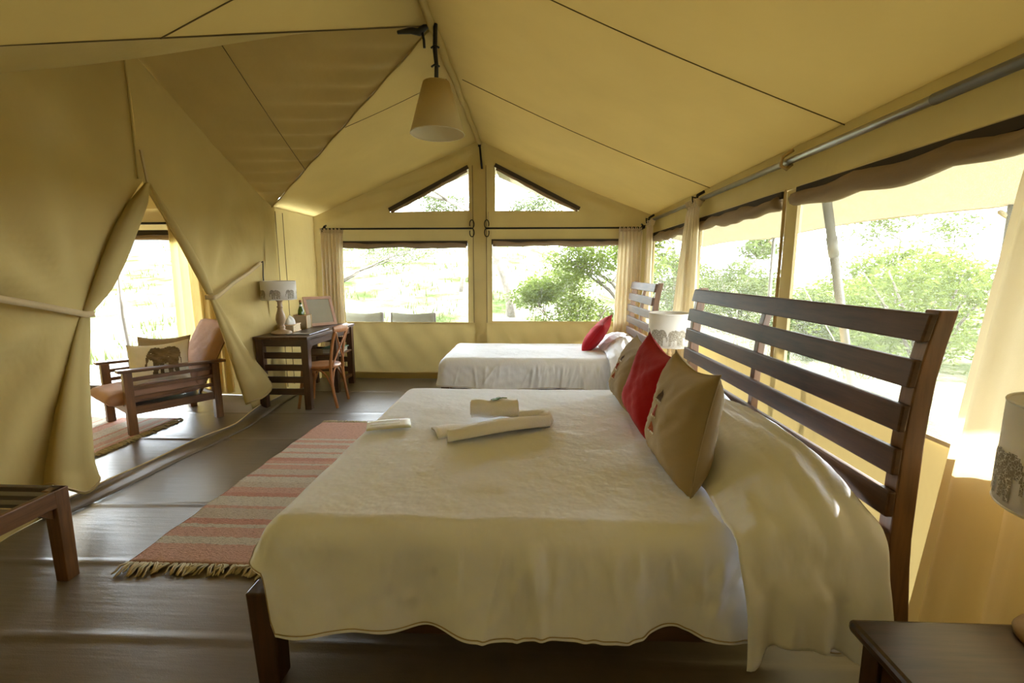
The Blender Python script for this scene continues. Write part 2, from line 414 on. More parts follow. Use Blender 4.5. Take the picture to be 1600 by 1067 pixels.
for k, (a, bb) in enumerate(WIN):
    wn = structure('window_%d' % (k + 1))
    m = MB(); m.grid(lambda u, v: (XR + .015, a + (bb - a) * u, ZS + (ZT - ZS) * v), 6, 6); link('insect_net', m, 'net', wn, True)
    n = 30
    m = roll([(XR - .03, a + .02 + (bb - a - .04) * t, ZT - .065 - .018 * abs(math.sin(PI * t * (bb - a) / .55)) ** .6) for t in np.linspace(0, 1, n)], .045, k)
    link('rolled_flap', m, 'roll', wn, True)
    m = MB(); m.box((XR - .035, a, ZT - .045), (XR - .022, bb, ZT - .003)); link('flap_dark_strip', m, 'roll_dark', wn)  # flat dark strip along the top of the rolled flap
    for (p, q) in (((a, ZS), (bb, ZS)), ((a, ZT), (bb, ZT)), ((a, ZS), (a, ZT)), ((bb, ZS), (bb, ZT))):
        m = MB(); m.bar((XR - .012, p[0], p[1]), (XR - .012, q[0], q[1]), .008, .018) if p[1] != q[1] else m.bar((XR - .012, p[0], p[1]), (XR - .012, q[0], q[1]), .008, .018)
        link('binding', m, 'binding', wn)

# gable wall
wb = structure('wall_back')
def poly_panel(name, outer, holes, y, mat, parent, wrinkle=0):
    bmx = bmesh.new(); es = []
    for loop in [outer] + holes:
        vs = [bmx.verts.new((x, y, z)) for x, z in loop]
        es += [bmx.edges.new((vs[i], vs[(i + 1) % len(vs)])) for i in range(len(vs))]
    bmesh.ops.triangle_fill(bmx, use_beauty=True, use_dissolve=False, edges=es)
    if wrinkle:
        bmesh.ops.triangulate(bmx, faces=bmx.faces)
        for _ in range(4):
            le = [e for e in bmx.edges if e.calc_length() > .14]
            if not le: break
            bmesh.ops.subdivide_edges(bmx, edges=le, cuts=1, use_grid_fill=True); bmesh.ops.triangulate(bmx, faces=bmx.faces)
        for v_ in bmx.verts:
            x_, z_ = v_.co.x, v_.co.z; dr_ = zroof(x_) - z_ + .02
            v_.co.y += wrinkle * (math.sin(34 * dr_ + 5 * math.sin(1.6 * x_)) * math.exp(-((dr_ - .18) / .2) ** 2) + .5 * math.sin(9 * x_ + 14 * z_) * .6)
        bmesh.ops.recalc_face_normals(bmx, faces=bmx.faces)
        for f_ in bmx.faces: f_.smooth = True
    me = bpy.data.meshes.new(name); bmx.to_mesh(me); bmx.free(); me.materials.append(M[mat])
    o = bpy.data.objects.new(name, me); COL.objects.link(o); o.parent = parent; return o
WL = [(-2.62, .80), (-.87, .80), (-.86, 1.90), (-2.62, 1.90)]
WRR = [(-.54, .82), (1.28, .82), (1.30, 1.92), (-.54, 1.92)]
TL = [(-1.93, 2.31), (-.845, 2.32), (-.845, 2.86)]
TR = [(-.49, 2.32), (.64, 2.31), (-.49, 2.88)]
outer = [(XL - .06, .78), (XR + .06, .78), (XR + .06, zroof(XR) + .05), (XC, ZR + .05), (XL - .06, zroof(XL) + .05)]
poly_panel('upper_panel', outer, [WL, WRR, TL, TR], YB, 'canvas', wb, .014)
wv6 = wav(12, 6, 2, 7)
m = MB(); m.grid(lambda u, v: (XL + (XR - XL) * u, YB - .012 + .020 * math.sin(95 * u + 10 * v + 2.5 * math.sin(9 * u)) * math.sin(PI * v) ** .6 + .012 * wv6(12 * u, 4 * v), .0 + .79 * v), 140, 16)
link('lower_panel', m, 'canvas', wb, True)
m = MB(); m.box((XL, YB - .05, .0), (XR, YB - .03, .09)); link('hem_strip', m, 'canvas', wb, bevel=.005)
m = MB(); m.grid(lambda u, v: (-.78 + .17 * u, YB - .028 + .005 * math.sin(40 * v + 3 * u), .1 + 2.85 * v), 3, 60); link('pole_sleeve', m, 'canvas', wb, True)
for x in (-.86, -.79, -.61, -.55):
    m = MB(); m.bar((x, YB - .03, .8), (x + (.0 if x < -.7 else 0), YB - .03, 2.9 if abs(x + .7) < .12 else 2.3), .008, .006, (0, 1, 0)); link('seam', m, 'seam' if abs(x + .7) < .12 else 'canvas', wb)
wi = 4
for nm, loop in (('l', WL), ('r', WRR)):
    wn = structure('window_%d' % wi); wi += 1
    x0, x1 = loop[0][0], loop[1][0]; zt = loop[2][1]; z0 = loop[0][1]
    m = MB(); m.grid(lambda u, v: (x0 + (x1 - x0) * u, YB + .015, z0 + (zt - z0) * v), 6, 6); link('insect_net', m, 'net2', wn, True)
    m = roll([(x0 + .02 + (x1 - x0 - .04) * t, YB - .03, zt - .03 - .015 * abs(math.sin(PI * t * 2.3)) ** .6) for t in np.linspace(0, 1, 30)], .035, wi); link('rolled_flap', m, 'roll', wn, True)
    m = MB(); m.box((x0, YB - .045, zt - .05), (x1, YB - .02, zt + .02)); link('flap_dark_strip', m, 'roll_dark', wn)
    for p, q in zip(loop, loop[1:] + loop[:1]):
        m = MB(); m.bar((p[0], YB - .012, p[1]), (q[0], YB - .012, q[1]), .016, .008); link('binding', m, 'canvas', wn)
for loop, hyp in ((TL, (TL[0], TL[2])), (TR, (TR[1], TR[2]))):
    wn = structure('window_%d' % wi); wi += 1
    m = MB(); m.add([(x, YB + .015, z) for x, z in loop], [(0, 1, 2)]); link('insect_net', m, 'net2', wn)
    (xa, za), (xb, zb) = hyp
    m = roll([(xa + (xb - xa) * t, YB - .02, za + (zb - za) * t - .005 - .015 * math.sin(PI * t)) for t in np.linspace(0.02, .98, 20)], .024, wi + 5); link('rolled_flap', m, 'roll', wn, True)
    m = MB(); m.bar((xa, YB - .04, za + .022), (xb, YB - .04, zb + .022), .012, .05, (0, 0, 1)); link('flap_dark_strip', m, 'roll_dark', wn)

# left wall beyond the partition, and the partition (gable of the annex)
wl = structure('wall_left')
wv5 = wav(21, 6, 2, 6)
m = MB(); m.grid(lambda u, v: (XL + .015 * wv5(4 * u, 5 * v), YA + AH - .22 + (YB - YA - AH + .24) * u, (ZE + .05) * v), 14, 24); link('far_panel', m, 'canvas', wl, True)
m = MB(); m.grid(lambda u, v: (XL, YF + (YA - AH - YF + .02) * u, ZE * v), 14, 24); link('near_panel', m, 'canvas', wl, True)
for y in (5.42, 5.58):
    m = MB(); m.bar((XL + .012, y, .1), (XL + .012, y, 2.2), .008, .004); link('seam', m, 'seam', wl)
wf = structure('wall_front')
poly_panel('front_panel', [(XL, 0), (XR, 0), (XR, zroof(XR)), (XC, ZR), (XL, zroof(XL))], [], YF, 'roll', wf)  # unseen wall, darker canvas chosen to cut bounce onto the bed
wp = structure('wall_partition')
EL = [(0, 2.56), (.5, 2.70), (1.0, 2.86), (1.25, 2.94), (1.45, 3.07), (1.7, 3.22), (2.05, 3.46), (2.19, 3.58), (3.3, 3.52)]
ER = [(0, 4.72), (.4, 4.6), (1.0, 4.3), (1.27, 4.21), (1.7, 3.93), (2.0, 3.72), (2.19, 3.6), (3.3, 3.52)]
wvp = wav(33, 8, 2, 8)
def pleft(u, v):
    z = 3.19 * v
    y0 = max(YA - AH, YA - (ZR - .03 - z) / .516); y1 = ip(z, EL); y = y0 + (y1 - y0) * u
    if y0 > y1: y = y1
    d = math.hypot(y - 2.92, z - 1.22); a = math.atan2(z - 1.22, y - 2.92)
    x = XL + .05 * math.sin(8 * a) * sst(.05, .5, d) * sst(0, .4, 1 - u) + .012 * wvp(3 * y, 2 * z)
    if z < 2.2: x += .05 * math.exp(-((1 - u) * (y1 - y0) / .12) ** 2) * sst(2.2, 1.9, z) * .0
    x += .05 * math.exp(-((y - 2.7) / .3) ** 2) * math.exp(-((z - 1.24) / .5) ** 2)
    return (x, y, z)
def pright(u, v):
    z = 3.19 * v
    y1 = min(YA + AH, YA + (ZR - .03 - z) / .516); y0 = ip(z, ER); y = y0 + (y1 - y0) * u
    if y0 > y1: y = y0
    d = math.hypot(y - 4.2, z - 1.27); a = math.atan2(z - 1.27, y - 4.2)
    x = XL + .018 * math.sin(11 * a) * sst(.05, .5, d) * sst(0, .3, 1 - u) + .010 * wvp(3 * y, 2 * z + 3)
    return (x, y, z)
m = MB(); m.grid(pleft, 40, 70); link('left_panel', m, 'canvas', wp, True)
m = MB(); m.grid(pright, 40, 70); link('right_panel', m, 'canvas', wp, True)
m = MB(); m.tube([(XL + .02, 3.52 + .0 * z, z) for z in np.linspace(2.2, 3.1, 12)], .008, 6); link('seam', m, 'canvas', wp, True)
m = MB(); m.bar((XL + .02, 3.6, 2.19), (XL + .02, 3.57, 2.42), .02, .01, (1, 0, 0)); link('door_zip', m, 'strap', wp)

# the partition door: two tied back flaps
door = structure('door_1')
def flap(path, seed, folds=3, depth=.6, amp=.14, mat='canvas_flap', parent=door, n=28, cap=False, skew=None):
    # path: (y, z, half width) stations; a gathered tube whose x depth is smaller than its width
    ys = [p[0] for p in path]; zs = [p[1] for p in path]; hw = [p[2] for p in path]; dx = [p[3] if len(p) > 3 else p[2] * depth for p in path]
    t0 = np.linspace(0, 1, len(path)); K = 40; m = MB(); vs = []
    cs = lambda arr, t: float(np.interp(t, t0, arr))
    for i in range(K + 1):
        t = i / K
        sm = lambda arr: (cs(arr, max(0, t - .03)) + cs(arr, t) + cs(arr, min(1, t + .03))) / 3
        y, z, h, d = sm(ys), sm(zs), sm(hw), sm(dx)
        for j in range(n):
            a = 2 * PI * j / n
            q = 1 + amp * math.sin(folds * a + seed) + .5 * amp * math.sin((folds + 2) * a + 2 * seed + 2 * t)
            zz = z + ((skew[0] * math.cos(a) + skew[1] * math.sin(a) + skew[2] * math.sin(3 * a)) * t ** 3 if skew else 0)
            vs.append((XL + .02 + d * q * math.sin(a) + d * .6, y + h * q * math.cos(a), zz))
    fs = [(i * n + j, i * n + (j + 1) % n, (i + 1) * n + (j + 1) % n, (i + 1) * n + j) for i in range(K) for j in range(n)]
    m.add(vs, fs); o = link('door_flap', m, mat, parent, True, solid=.006)
    if skew:
        h_ = MB(); h_.tube([Vector(p) + Vector((.004, 0, 0)) for p in vs[-2 * n:-n]], .006, 5); link('flap_hem', h_, 'strap', o, True)
    return o
flap([(3.60, 2.19, .012), (3.47, 2.02, .07), (3.33, 1.82, .085), (3.19, 1.58, .085), (3.07, 1.38, .07), (2.95, 1.22, .028)], 1.3, 3, .55, .07)
flap([(2.945, 1.23, .028), (2.88, 1.05, .055), (2.80, .8, .08), (2.72, .5, .115), (2.67, .28, .14), (2.65, .17, .15, .10)], .4, 3, .5, .13, skew=(-.05, -.05, .03))
flap([(3.61, 2.19, .010), (3.74, 1.98, .03), (3.9, 1.74, .045), (4.05, 1.5, .05), (4.17, 1.29, .03)], 2.2, 3, .7, .08)
flap([(4.18, 1.28, .03), (4.26, 1.12, .055), (4.36, .9, .08), (4.48, .65, .12), (4.60, .42, .17), (4.70, .24, .20, .10)], 2.6, 4, .55, .13, skew=(.10, -.03, .02))
def strap(pts, name='tie_strap', wd=.04):
    m = MB(); K = 24; tt = np.linspace(0, 1, len(pts))
    def fn(u, v):
        p = np.array([np.interp(u, tt, [q[k] for q in pts]) for k in range(3)]); p[2] += (v - .5) * wd; p[0] += .004; return p
    m.grid(fn, K, 1); return link(name, m, 'strap', door, True, solid=.005)
strap([(XL + .10, 1.7, 1.52), (XL + .15, 2.2, 1.40), (XL + .15, 2.55, 1.31), (XL + .12, 2.85, 1.23), (XL + .09, 2.95, 1.222), (XL + .03, 2.975, 1.222)])
strap([(XL + .0, 4.13, 1.27), (XL + .075, 4.15, 1.265), (XL + .085, 4.2, 1.28), (XL + .05, 4.5, 1.40), (XL + .03, 4.8, 1.50), (XL + .02, 5.03, 1.60)])
m = MB(); m.tube([(XL + .02, 5.03, 1.60), (XL + .03, 5.06, 1.62), (XL + .02, 5.06, 1.45), (XL + .02, 5.07, 1.25)], .006, 6); link('strap_cord', m, 'black', door, True)
# threshold lip
tr = MB(); tp = [(-3.02, 2.55), (-2.98, 2.9), (-2.95, 3.4), (-2.90, 3.9), (-2.88, 4.2), (-2.93, 4.6), (-2.99, 5.0), (-3.0, 5.35)]
def tfn(u, v):
    y = 2.5 + 2.88 * u; x = ip(y, [(b_, a_) for a_, b_ in tp]); h = .040 + .008 * math.sin(7 * y)
    return (x + .14 * (1 - v) ** 2 + .012 * v * math.sin(5 * y), y, .006 + h * v ** 1.6)
tr.grid(tfn, 70, 5); to = link('trim_1', tr, 'floor', None, True, kind='structure', solid=.005)
m = MB(); m.tube([(tfn(u, 1)[0], tfn(u, 1)[1], tfn(u, 1)[2] + .002) for u in np.linspace(0, 1, 60)], .006, 6); link('zip_edge', m, 'binding', to, True)

# annex walls
an = structure('wall_annex')
YW = YA + AH + .02
def wallx(name, x0, x1, z0, z1, y, nx=10, nz=6, mat='canvas'):
    m = MB(); m.grid(lambda u, v: (x0 + (x1 - x0) * u, y + .008 * math.sin(9 * u + 5 * v), z0 + (z1 - z0) * v), nx, nz); link(name, m, mat, an, True)
wallx('upper_band', AX, XL, 1.98, 2.3, YW); wallx('side_panel', -4.0, XL, 0, 1.98, YW)
wallx('sill_panel', AX, -4.0, 0.0, .1, YW)
wallx('near_panel', AX, XL, 0, 2.3, YA - AH)
m = MB(); m.grid(lambda u, v: (AX, YA - AH + 2 * AH * u, (zannex(YA - AH + 2 * AH * u)) * v), 20, 10); link('end_panel', m, 'canvas', an, True)
dr = structure('door_2')
m = MB(); m.bar((AX + .1, YW - .05, 1.955), (-4.0, YW - .05, 1.955), .02, .06); link('flap_dark_strip', m, 'roll_dark', dr)
m = roll([(AX + .1 + 1.9 * t, YW - .05, 1.90) for t in np.linspace(0, 1, 16)], .03, 41); link('rolled_flap', m, 'roll', dr, True)
m = MB(); m.tube([(AX + .1, YW - .08, 2.06), (-3.6, YW - .08, 2.06)], .014, 8); link('curtain_rod', m, 'iron', dr, True)
m = MB(); m.box((AX, YW - .04, 0), (-4.0, YW + .05, .11)); link('sill', m, 'dark_wood_x', dr, bevel=.006)

# ------------------------------------------------------------------ outside: ground, deck, trees
def gz(x, y):
    hill = max(0, y - 10) * .135 * sst(7, -1, x) + max(0, y - 10) * .02
    return -.32 + hill + .05 * math.sin(.9 * x) * math.sin(.7 * y)
g = MB(); g.grid(lambda u, v: (-45 + 90 * u, -25 + 85 * v, gz(-45 + 90 * u, -25 + 85 * v)), 110, 100)
go = link('ground', g, 'ground', None, True, kind='structure')
dk = structure('deck'); 
bm_ = MB(); bm_.box((-1.6, -.07, -.03), (1.6, .07, .0)); 
b0 = link('deck_board', bm_, 'deck_wood', dk, bevel=.006); b0.location = (-5.6, YW + .14, 0)
for k in range(1, 20):
    c = b0.copy(); COL.objects.link(c); c.parent = dk; c.location = (-5.6 + R.uniform(-.03, .03), YW + .14 + .15 * k, R.uniform(-.004, .004))
m = MB(); m.box((-7.1, YW + .1, -.32), (-4.1, YW + 3, -.04)); link('deck_joists', m, 'dark_wood_x', dk)
# gable veranda deck under the canvas chairs
d2 = structure('deck_gable')
bm_ = MB(); bm_.box((-1.5, -.07, -.03), (1.5, .07, .0))
b0 = link('deck_board', bm_, 'deck_wood', d2, bevel=.006); b0.location = (-2.2, YB + .14, 0)
for k in range(1, 10):
    c = b0.copy(); COL.objects.link(c); c.parent = d2; c.location = (-2.2 + R.uniform(-.03, .03), YB + .14 + .15 * k, R.uniform(-.004, .004))
m = MB(); m.box((-3.6, YB + .1, -.32), (-.8, YB + 1.5, -.04)); link('deck_joists', m, 'dark_wood_x', d2)

grs = MB()
for k in range(9000):
    y = 7.8 + 26 * R.random() ** 1.6; x = R.uniform(-9 - (y - 7) * .7, 6 + (y - 7) * .4)
    if math.sin(1.7 * x + .6 * math.sin(y)) * math.sin(1.1 * y + .5 * x) < .1: continue
    z = gz(x, y) - .02; h = R.uniform(.12, .38); a = R.uniform(0, 6.28); w_ = .012 + .0006 * y
    lx, ly = R.uniform(-.1, .1), R.uniform(-.1, .1)
    grs.add([(x - w_ * math.cos(a), y - w_ * math.sin(a), z), (x + w_ * math.cos(a), y + w_ * math.sin(a), z), (x + lx, y + ly, z + h)], [(0, 1, 2)])
o = link('grass', grs, 'grass', None, False, kind='stuff'); o['label'] = 'tufts of dry green grass growing over the sunlit slope'; o['category'] = 'grass'

def leaves(mb, centre, rad, n, size, rr, flat=1.0):
    for _ in range(n):
        while True:
            p = Vector((rr.uniform(-1, 1), rr.uniform(-1, 1), rr.uniform(-1, 1)))
            if p.length < 1: break
        p = Vector(centre) + Vector((p.x * rad, p.y * rad, p.z * rad * flat))
        d = Vector((rr.uniform(-1, 1), rr.uniform(-1, 1), rr.uniform(-.6, .6))).normalized()
        e = d.cross(Vector((rr.uniform(-1, 1), rr.uniform(-1, 1), rr.uniform(-1, 1)))).normalized()
        l = size * rr.uniform(.6, 1.3); w_ = l * .32
        mb.add([p - d * l, p + e * w_, p + d * l, p - e * w_], [(0, 1, 2, 3)])
def tree(name, label, x, y, h, seed, spread=1.0, nleaf=40, lsize=.06, fol='fol_b', r0=.09, lean=(0, 0), depth=4, flat=.8, first=.45, cr=.4, cat='tree', group=None, stems=1):
    rr = random.Random(seed); root = thing(name, label, cat, (x, y, gz(x, y) - .05), 0, group)
    tk = MB(); lf = MB(); tips = []
    def grow(p, d, L, r, lev):
        pts = [p]; q = p; dd = d
        for _ in range(4):
            dd = (dd + Vector((rr.uniform(-.22, .22), rr.uniform(-.22, .22), rr.uniform(-.12, .12)))).normalized(); q = q + dd * L / 4; pts.append(q)
        tk.tube(pts, [r, r * .92, r * .83, r * .74, r * .62], 6 if lev < 2 else 4)
        if lev >= depth: tips.append(q); return
        if lev >= 2: tips.append(q)
        for _ in range(rr.choice((2, 3, 3)) if lev else 3):
            a = rr.uniform(0, 6.28); e = Vector((math.cos(a), math.sin(a), 0)) * spread
            nd = (dd * .9 + e * rr.uniform(.5, .95) + Vector((0, 0, .12))).normalized()
            grow(q, nd, L * rr.uniform(.62, .82), r * .58, lev + 1)
    for k in range(stems):
        a = 6.28 * k / max(1, stems) + seed
        st = Vector((.12 * math.cos(a), .12 * math.sin(a), 0)) * (stems > 1)
        grow(st, (Vector((lean[0], lean[1], 1)) + (st * 4 if stems > 1 else Vector())).normalized(), h * first, r0, 0)
    for t in tips: leaves(lf, t, cr, nleaf, lsize, rr, flat)
    link('trunk', tk, 'bark', root, True)
    if nleaf: link('foliage', lf, fol, root, False, kind='stuff')
    return root
tree('acacia_tree', 'wispy grey-green acacia with arching branches behind the desk end of the gable window', -5.2, 10.4, 3.6, 3, 1.5, 60, .04, 'fol_a', .07, (.5, -.1), 4, .6, .38, .6)
tree('leafy_tree', 'leafy bright green tree with a pale leaning trunk outside the gable window', 2.7, 10.4, 3.3, 8, 1.25, 85, .055, 'fol_b', .09, (-.6, 0), 4, .7, .36, .55)
tree('bare_tree', 'pale rough-barked tree with nearly bare upper branches behind the gable centre post', -.55, 13.5, 6.4, 12, .9, 22, .05, 'fol_a', .15, (-.12, 0), 4, .6, .42, .5)
tree('shrub', 'low pale green shrub at the foot of the rough-barked tree', .5, 11.6, 1.5, 15, 1.2, 60, .055, 'fol_b', .03, (0, 0), 3, .7, .4, .35, 'shrub', stems=3)
tree('thorn_tree', 'sparse spindly thorn tree whose bare twigs show in the small triangular gable windows', -2.6, 17, 6.6, 19, 1.0, 10, .05, 'fol_a', .09, (.1, 0), 4, .5, .42, .6)
tree('spreading_tree', 'round feathery green tree on the slope seen through the tied-back doorway', -11.8, 14.6, 4.2, 23, 1.4, 90, .07, 'fol_b', .12, (.1, 0), 4, .6, .38, .7)
# bushes beyond the side windows
def bush(name, lab, x, y, rx, h, seed, n, lsize, fol, group=None):
    rr = random.Random(seed); zz = gz(x, y); t = thing(name, lab, 'bush', (x, y, zz - .05), 0, group)
    tk = MB(); lf = MB()
    for k in range(7):
        a = 6.28 * k / 7 + rr.uniform(-.3, .3); q = rr.uniform(.3, .75)
        p = [(0.1 * math.cos(a), .1 * math.sin(a), 0), (q * rx * .4 * math.cos(a), q * rx * .4 * math.sin(a), h * .4), (q * rx * .9 * math.cos(a), q * rx * .9 * math.sin(a), h * .8)]
        tk.tube(p, [.04, .028, .012], 6)
    for k in range(n):
        a = rr.uniform(0, 6.28); e = rr.random() ** .5; zc = rr.random()
        wd = rx * (1 - .75 * max(0, zc - .45) ** 1.3 * 1.5) * (.8 + .2 * min(1, zc * 4))
        leaves(lf, (wd * e * math.cos(a), wd * e * math.sin(a), h * (.04 + .94 * zc) * (1 - .25 * e * zc)), .34, 42, lsize, rr, .8)
    link('stems', tk, 'bark', t, True); link('foliage', lf, fol, t, False, kind='stuff'); return t
bush('bush', 'rounded yellow-green bush outside the side window nearest the camera', 7.4, 8.8, 1.9, 2.35, 31, 190, .065, 'fol_b')
bush('bush', 'taller leafy bush behind the rounded yellow-green bush outside the side window', 9.3, 12.0, 2.1, 2.7, 32, 190, .075, 'fol_b')
bush('bush', 'grey-green bush outside the middle side window', 6.0, 13.6, 1.8, 2.2, 33, 170, .07, 'fol_c')
bush('bush', 'big bright bush nearest the loose end of the outside awning', 9.2, 6.3, 1.9, 2.75, 34, 190, .065, 'fol_b')
bush('bush', 'hazy green bush seen past the side corner curtain', 5.2, 17.2, 1.8, 2.6, 36, 150, .08, 'fol_c')
bush('bush', 'grey-green bush filling the gap between the two yellow-green side bushes', 6.3, 10.6, 1.1, 1.55, 37, 110, .06, 'fol_c')
bush('bush', 'pale feathery bush on the slope under the leafy leaning tree outside the gable window', 1.15, 10.2, 1.05, 1.35, 38, 120, .05, 'fol_b')
tree('umbrella_thorn', 'dark twisted thorn tree standing above the bushes outside the middle side window', 5.6, 18.5, 5.0, 44, 1.5, 30, .06, 'fol_a', .12, (.2, 0), 4, .35, .36, .7)
for k in range(5):
    x = 14 + 5.6 * k; y = 31 - 4.2 * k + R.uniform(-2, 2)
    tree('far_tree', 'far tree in the hazy row along the flat horizon beyond the side windows', x, y, 4.2 + R.uniform(-.8, .8), 60 + k, 1.2, 60, .16, 'fol_c', .12, (0, 0), 3, .7, .4, 1.0, group='far trees along the horizon')
for k in range(5):
    x = -22 + 7.5 * k; y = 36 + R.uniform(-3, 3)
    tree('hill_tree', 'small far tree in the row along the top of the pale grassy hill', x, y, 3.8 + R.uniform(-.8, .8), 80 + k, 1.2, 50, .15, 'fol_a', .12, (0, 0), 3, .7, .4, .9, group='trees along the hill top')

# side awning, its poles and ropes
aw = thing('awning', 'tan flysheet stretched outside above the side windows', 'awning', (0, 0, 0))
def afn(u, v):
    y = -2.5 + 12.5 * u; x = XC + (3.6 - XC) * v
    z = 3.45 - .435 * (x - XC) if x < 1.2 else 2.628 - .265 * (x - 1.2)
    return (x, y, z + .05 * sst(.6, 1, v) * abs(math.sin(PI * (y - 3.75) / 3.4)))
m = MB(); m.grid(afn, 60, 24); link('fly_panel', m, 'fly', aw, True)
m = MB(); m.grid(lambda u, v: (AX + (XL - AX) * u, YA + AH + .06, 2.50 - .40 * v), 8, 2); link('fly_panel', m, 'fly', ceil, True)  # unseen hanging strip, added to keep low sun off the annex eave
m = MB(); m.grid(lambda u, v: (XC - 2.31 * u, YB - .1 + 2.0 * v, ZR + .13 - SL * 2.31 * u), 8, 4); link('fly_panel', m, 'fly', ceil, True)  # unseen extension past the gable, added to shade the roof edge from sun
for fn_ in (lfar, lnear, afar, anear):
    m = MB(); m.grid(lambda u, v: tuple(np.array(fn_(u, v)) + (0, 0, .13)), 16, 16); link('fly_panel', m, 'fly', ceil, True)
m = MB(); m.grid(lambda u, v: (XC - .35 + .7 * u, -2.5 + 12.5 * v, 3.54 - .43 * abs(.7 * u - .35)), 8, 4); link('ridge_sun_block', m, 'fly', aw, True)  # unseen strip added to stop sun leaking through the gap at the ridge
m = MB(); m.tube([afn(u, 1) for u in np.linspace(0, 1, 50)], .008, 5); link('edge_rope', m, 'drywood', aw, True)
for (y, lab) in ((3.72, 'upright awning pole near the loose curtain at the side window'), (7.15, 'thin upright awning pole outside the middle side window')):
    t = thing('awning_pole', lab, 'pole', (3.6, y, gz(3.6, y)))
    m = MB(); m.tube([(0, 0, 0), (0, 0, 2.0 - gz(3.6, y) + .05)], .025, 8); link('shaft', m, 'pole', t, True)
    m = MB(); m.tube([(0, 0, 2.0 - gz(3.6, y) - .1), (-.05, .03, 2.0 - gz(3.6, y) - .05), (.03, .05, 2.0 - gz(3.6, y) - .08), (0, 0, 2.0 - gz(3.6, y))], .02, 6); link('rope_knot', m, 'drywood', t, True)
t = thing('leaning_pole', 'grey leaning tent pole outside the large side window', 'pole', (2.83, 3.79, gz(2.83, 3.79)))
m = MB(); m.tube([(0, 0, 0), (-1.07, -.75, 2.56)], .028, 10); link('shaft', m, 'pole', t, True)
m = MB(); m.tube([(-.80, -.56, 1.914), (-.85, -.595, 2.034)], .033, 10); link('pole_joint', m, 'pole', t, True)
for k, (x, y, x2, y2) in enumerate(((3.6, 3.72, 5.0, 3.6), (3.6, 7.15, 5.2, 7.3))):
    m = MB(); m.tube([(x, y, 2.02), (x2, y2, gz(x2, y2))], .007, 5)
    tag(link('guy_rope', m, 'drywood', None, True), ['guy rope slanting from the awning pole nearest the camera', 'guy rope slanting from the awning pole outside the middle window'][k], 'rope')

# grey fly corner, pole and post seen through the doorway
t = thing('grey_awning', 'grey flysheet corner hanging outside the tied-back doorway', 'awning', (0, 0, 0))
def g2(u, v):
    a = np.array([-7.4, 5.7, 2.3]); b_ = np.array([-4.8, 5.7, 2.2]); c_ = np.array([-8.2, 7.3, 1.9]); d_ = np.array([-5.5, 6.95, 1.60])
    p = (a * (1 - u) + b_ * u) * (1 - v) + (c_ * (1 - u) + d_ * u) * v
    p[2] += .13 * math.sin(PI * u) * v - .04 * math.sin(PI * v) * math.sin(PI * u); return p
m = MB(); m.grid(g2, 16, 12); link('fly_panel', m, 'grey_fly', t, True)
m = MB(); m.tube([g2(u, 1) - np.array((0, 0, .09 * math.sin(PI * u))) for u in np.linspace(0, 1, 20)], .012, 5); link('edge_rope', m, 'drywood', t, True)
t = thing('awning_pole', 'leaning pole holding the grey flysheet corner outside the doorway', 'pole', (-5.28, 7.1, 0))
m = MB(); m.tube([(0, 0, 0), (-.22, -.15, 1.6)], .022, 8); link('shaft', m, 'pole', t, True)
m = MB(); m.tube([(-.2, -.15, 1.48), (-.25, -.12, 1.52), (-.19, -.18, 1.55), (-.22, -.14, 1.62)], .02, 6); link('rope_knot', m, 'drywood', t, True)
t = thing('deck_post', 'slim dark crooked post standing on the outside deck by the doorway', 'post', (-5.6, 6.1, 0))
m = MB(); m.tube([(0, 0, 0), (.01, 0, .5), (-.02, 0, .9), (.0, 0, 1.5), (-.01, 0, 2.2)], .025, 8); link('shaft', m, 'pole', t, True)
m = MB(); m.box((-.05, -.05, 0), (.05, .05, .015)); link('base_plate', m, 'iron', t)

# canvas chairs outside the gable
def director(x, y, rz, wd, lab):
    t = thing('canvas_chair', lab, 'chair', (x, y, 0), rz, 'canvas chairs on the veranda')
    h = wd / 2
    m = MB(); m.grid(lambda u, v: (-h + wd * u, -.25 - .05 * math.sin(PI * u), .5 + .36 * v - .025 * math.sin(PI * u) * v), 12, 5); link('back_canvas', m, 'sail', t, True, solid=.004)
    m = MB(); m.grid(lambda u, v: (-h + wd * u, -.22 + .45 * v, .43 - .04 * math.sin(PI * u)), 10, 4); link('seat_canvas', m, 'sail', t, True, solid=.004)
    for sx in (-h, h):
        m = MB(); m.tube([(sx, -.25, .4), (sx, -.25, .85)], .013, 8); link('back_post', m, 'dark_wood_z', t, True)
        m = MB(); m.box((sx - .025, -.27, .6), (sx + .025, .25, .625)); link('arm', m, 'dark_wood', t, bevel=.004)
        m = MB(); m.bar((sx, -.22, .42), (sx, .25, .42), .02, .03); link('seat_rail', m, 'dark_wood', t)
        m = MB(); m.bar((sx, .22, .0), (sx, .22, .6), .025, .025); link('leg', m, 'dark_wood_z', t)
        m = MB(); m.bar((sx, -.2, .0), (sx, -.22, .6), .025, .025); link('leg', m, 'dark_wood_z', t)
director(-2.72, 7.62, .03, .62, 'canvas-backed chair on the veranda behind the picture frame')
director(-1.89, 7.58, -.03, .72, 'canvas-backed chair on the veranda nearer the gable centre post')

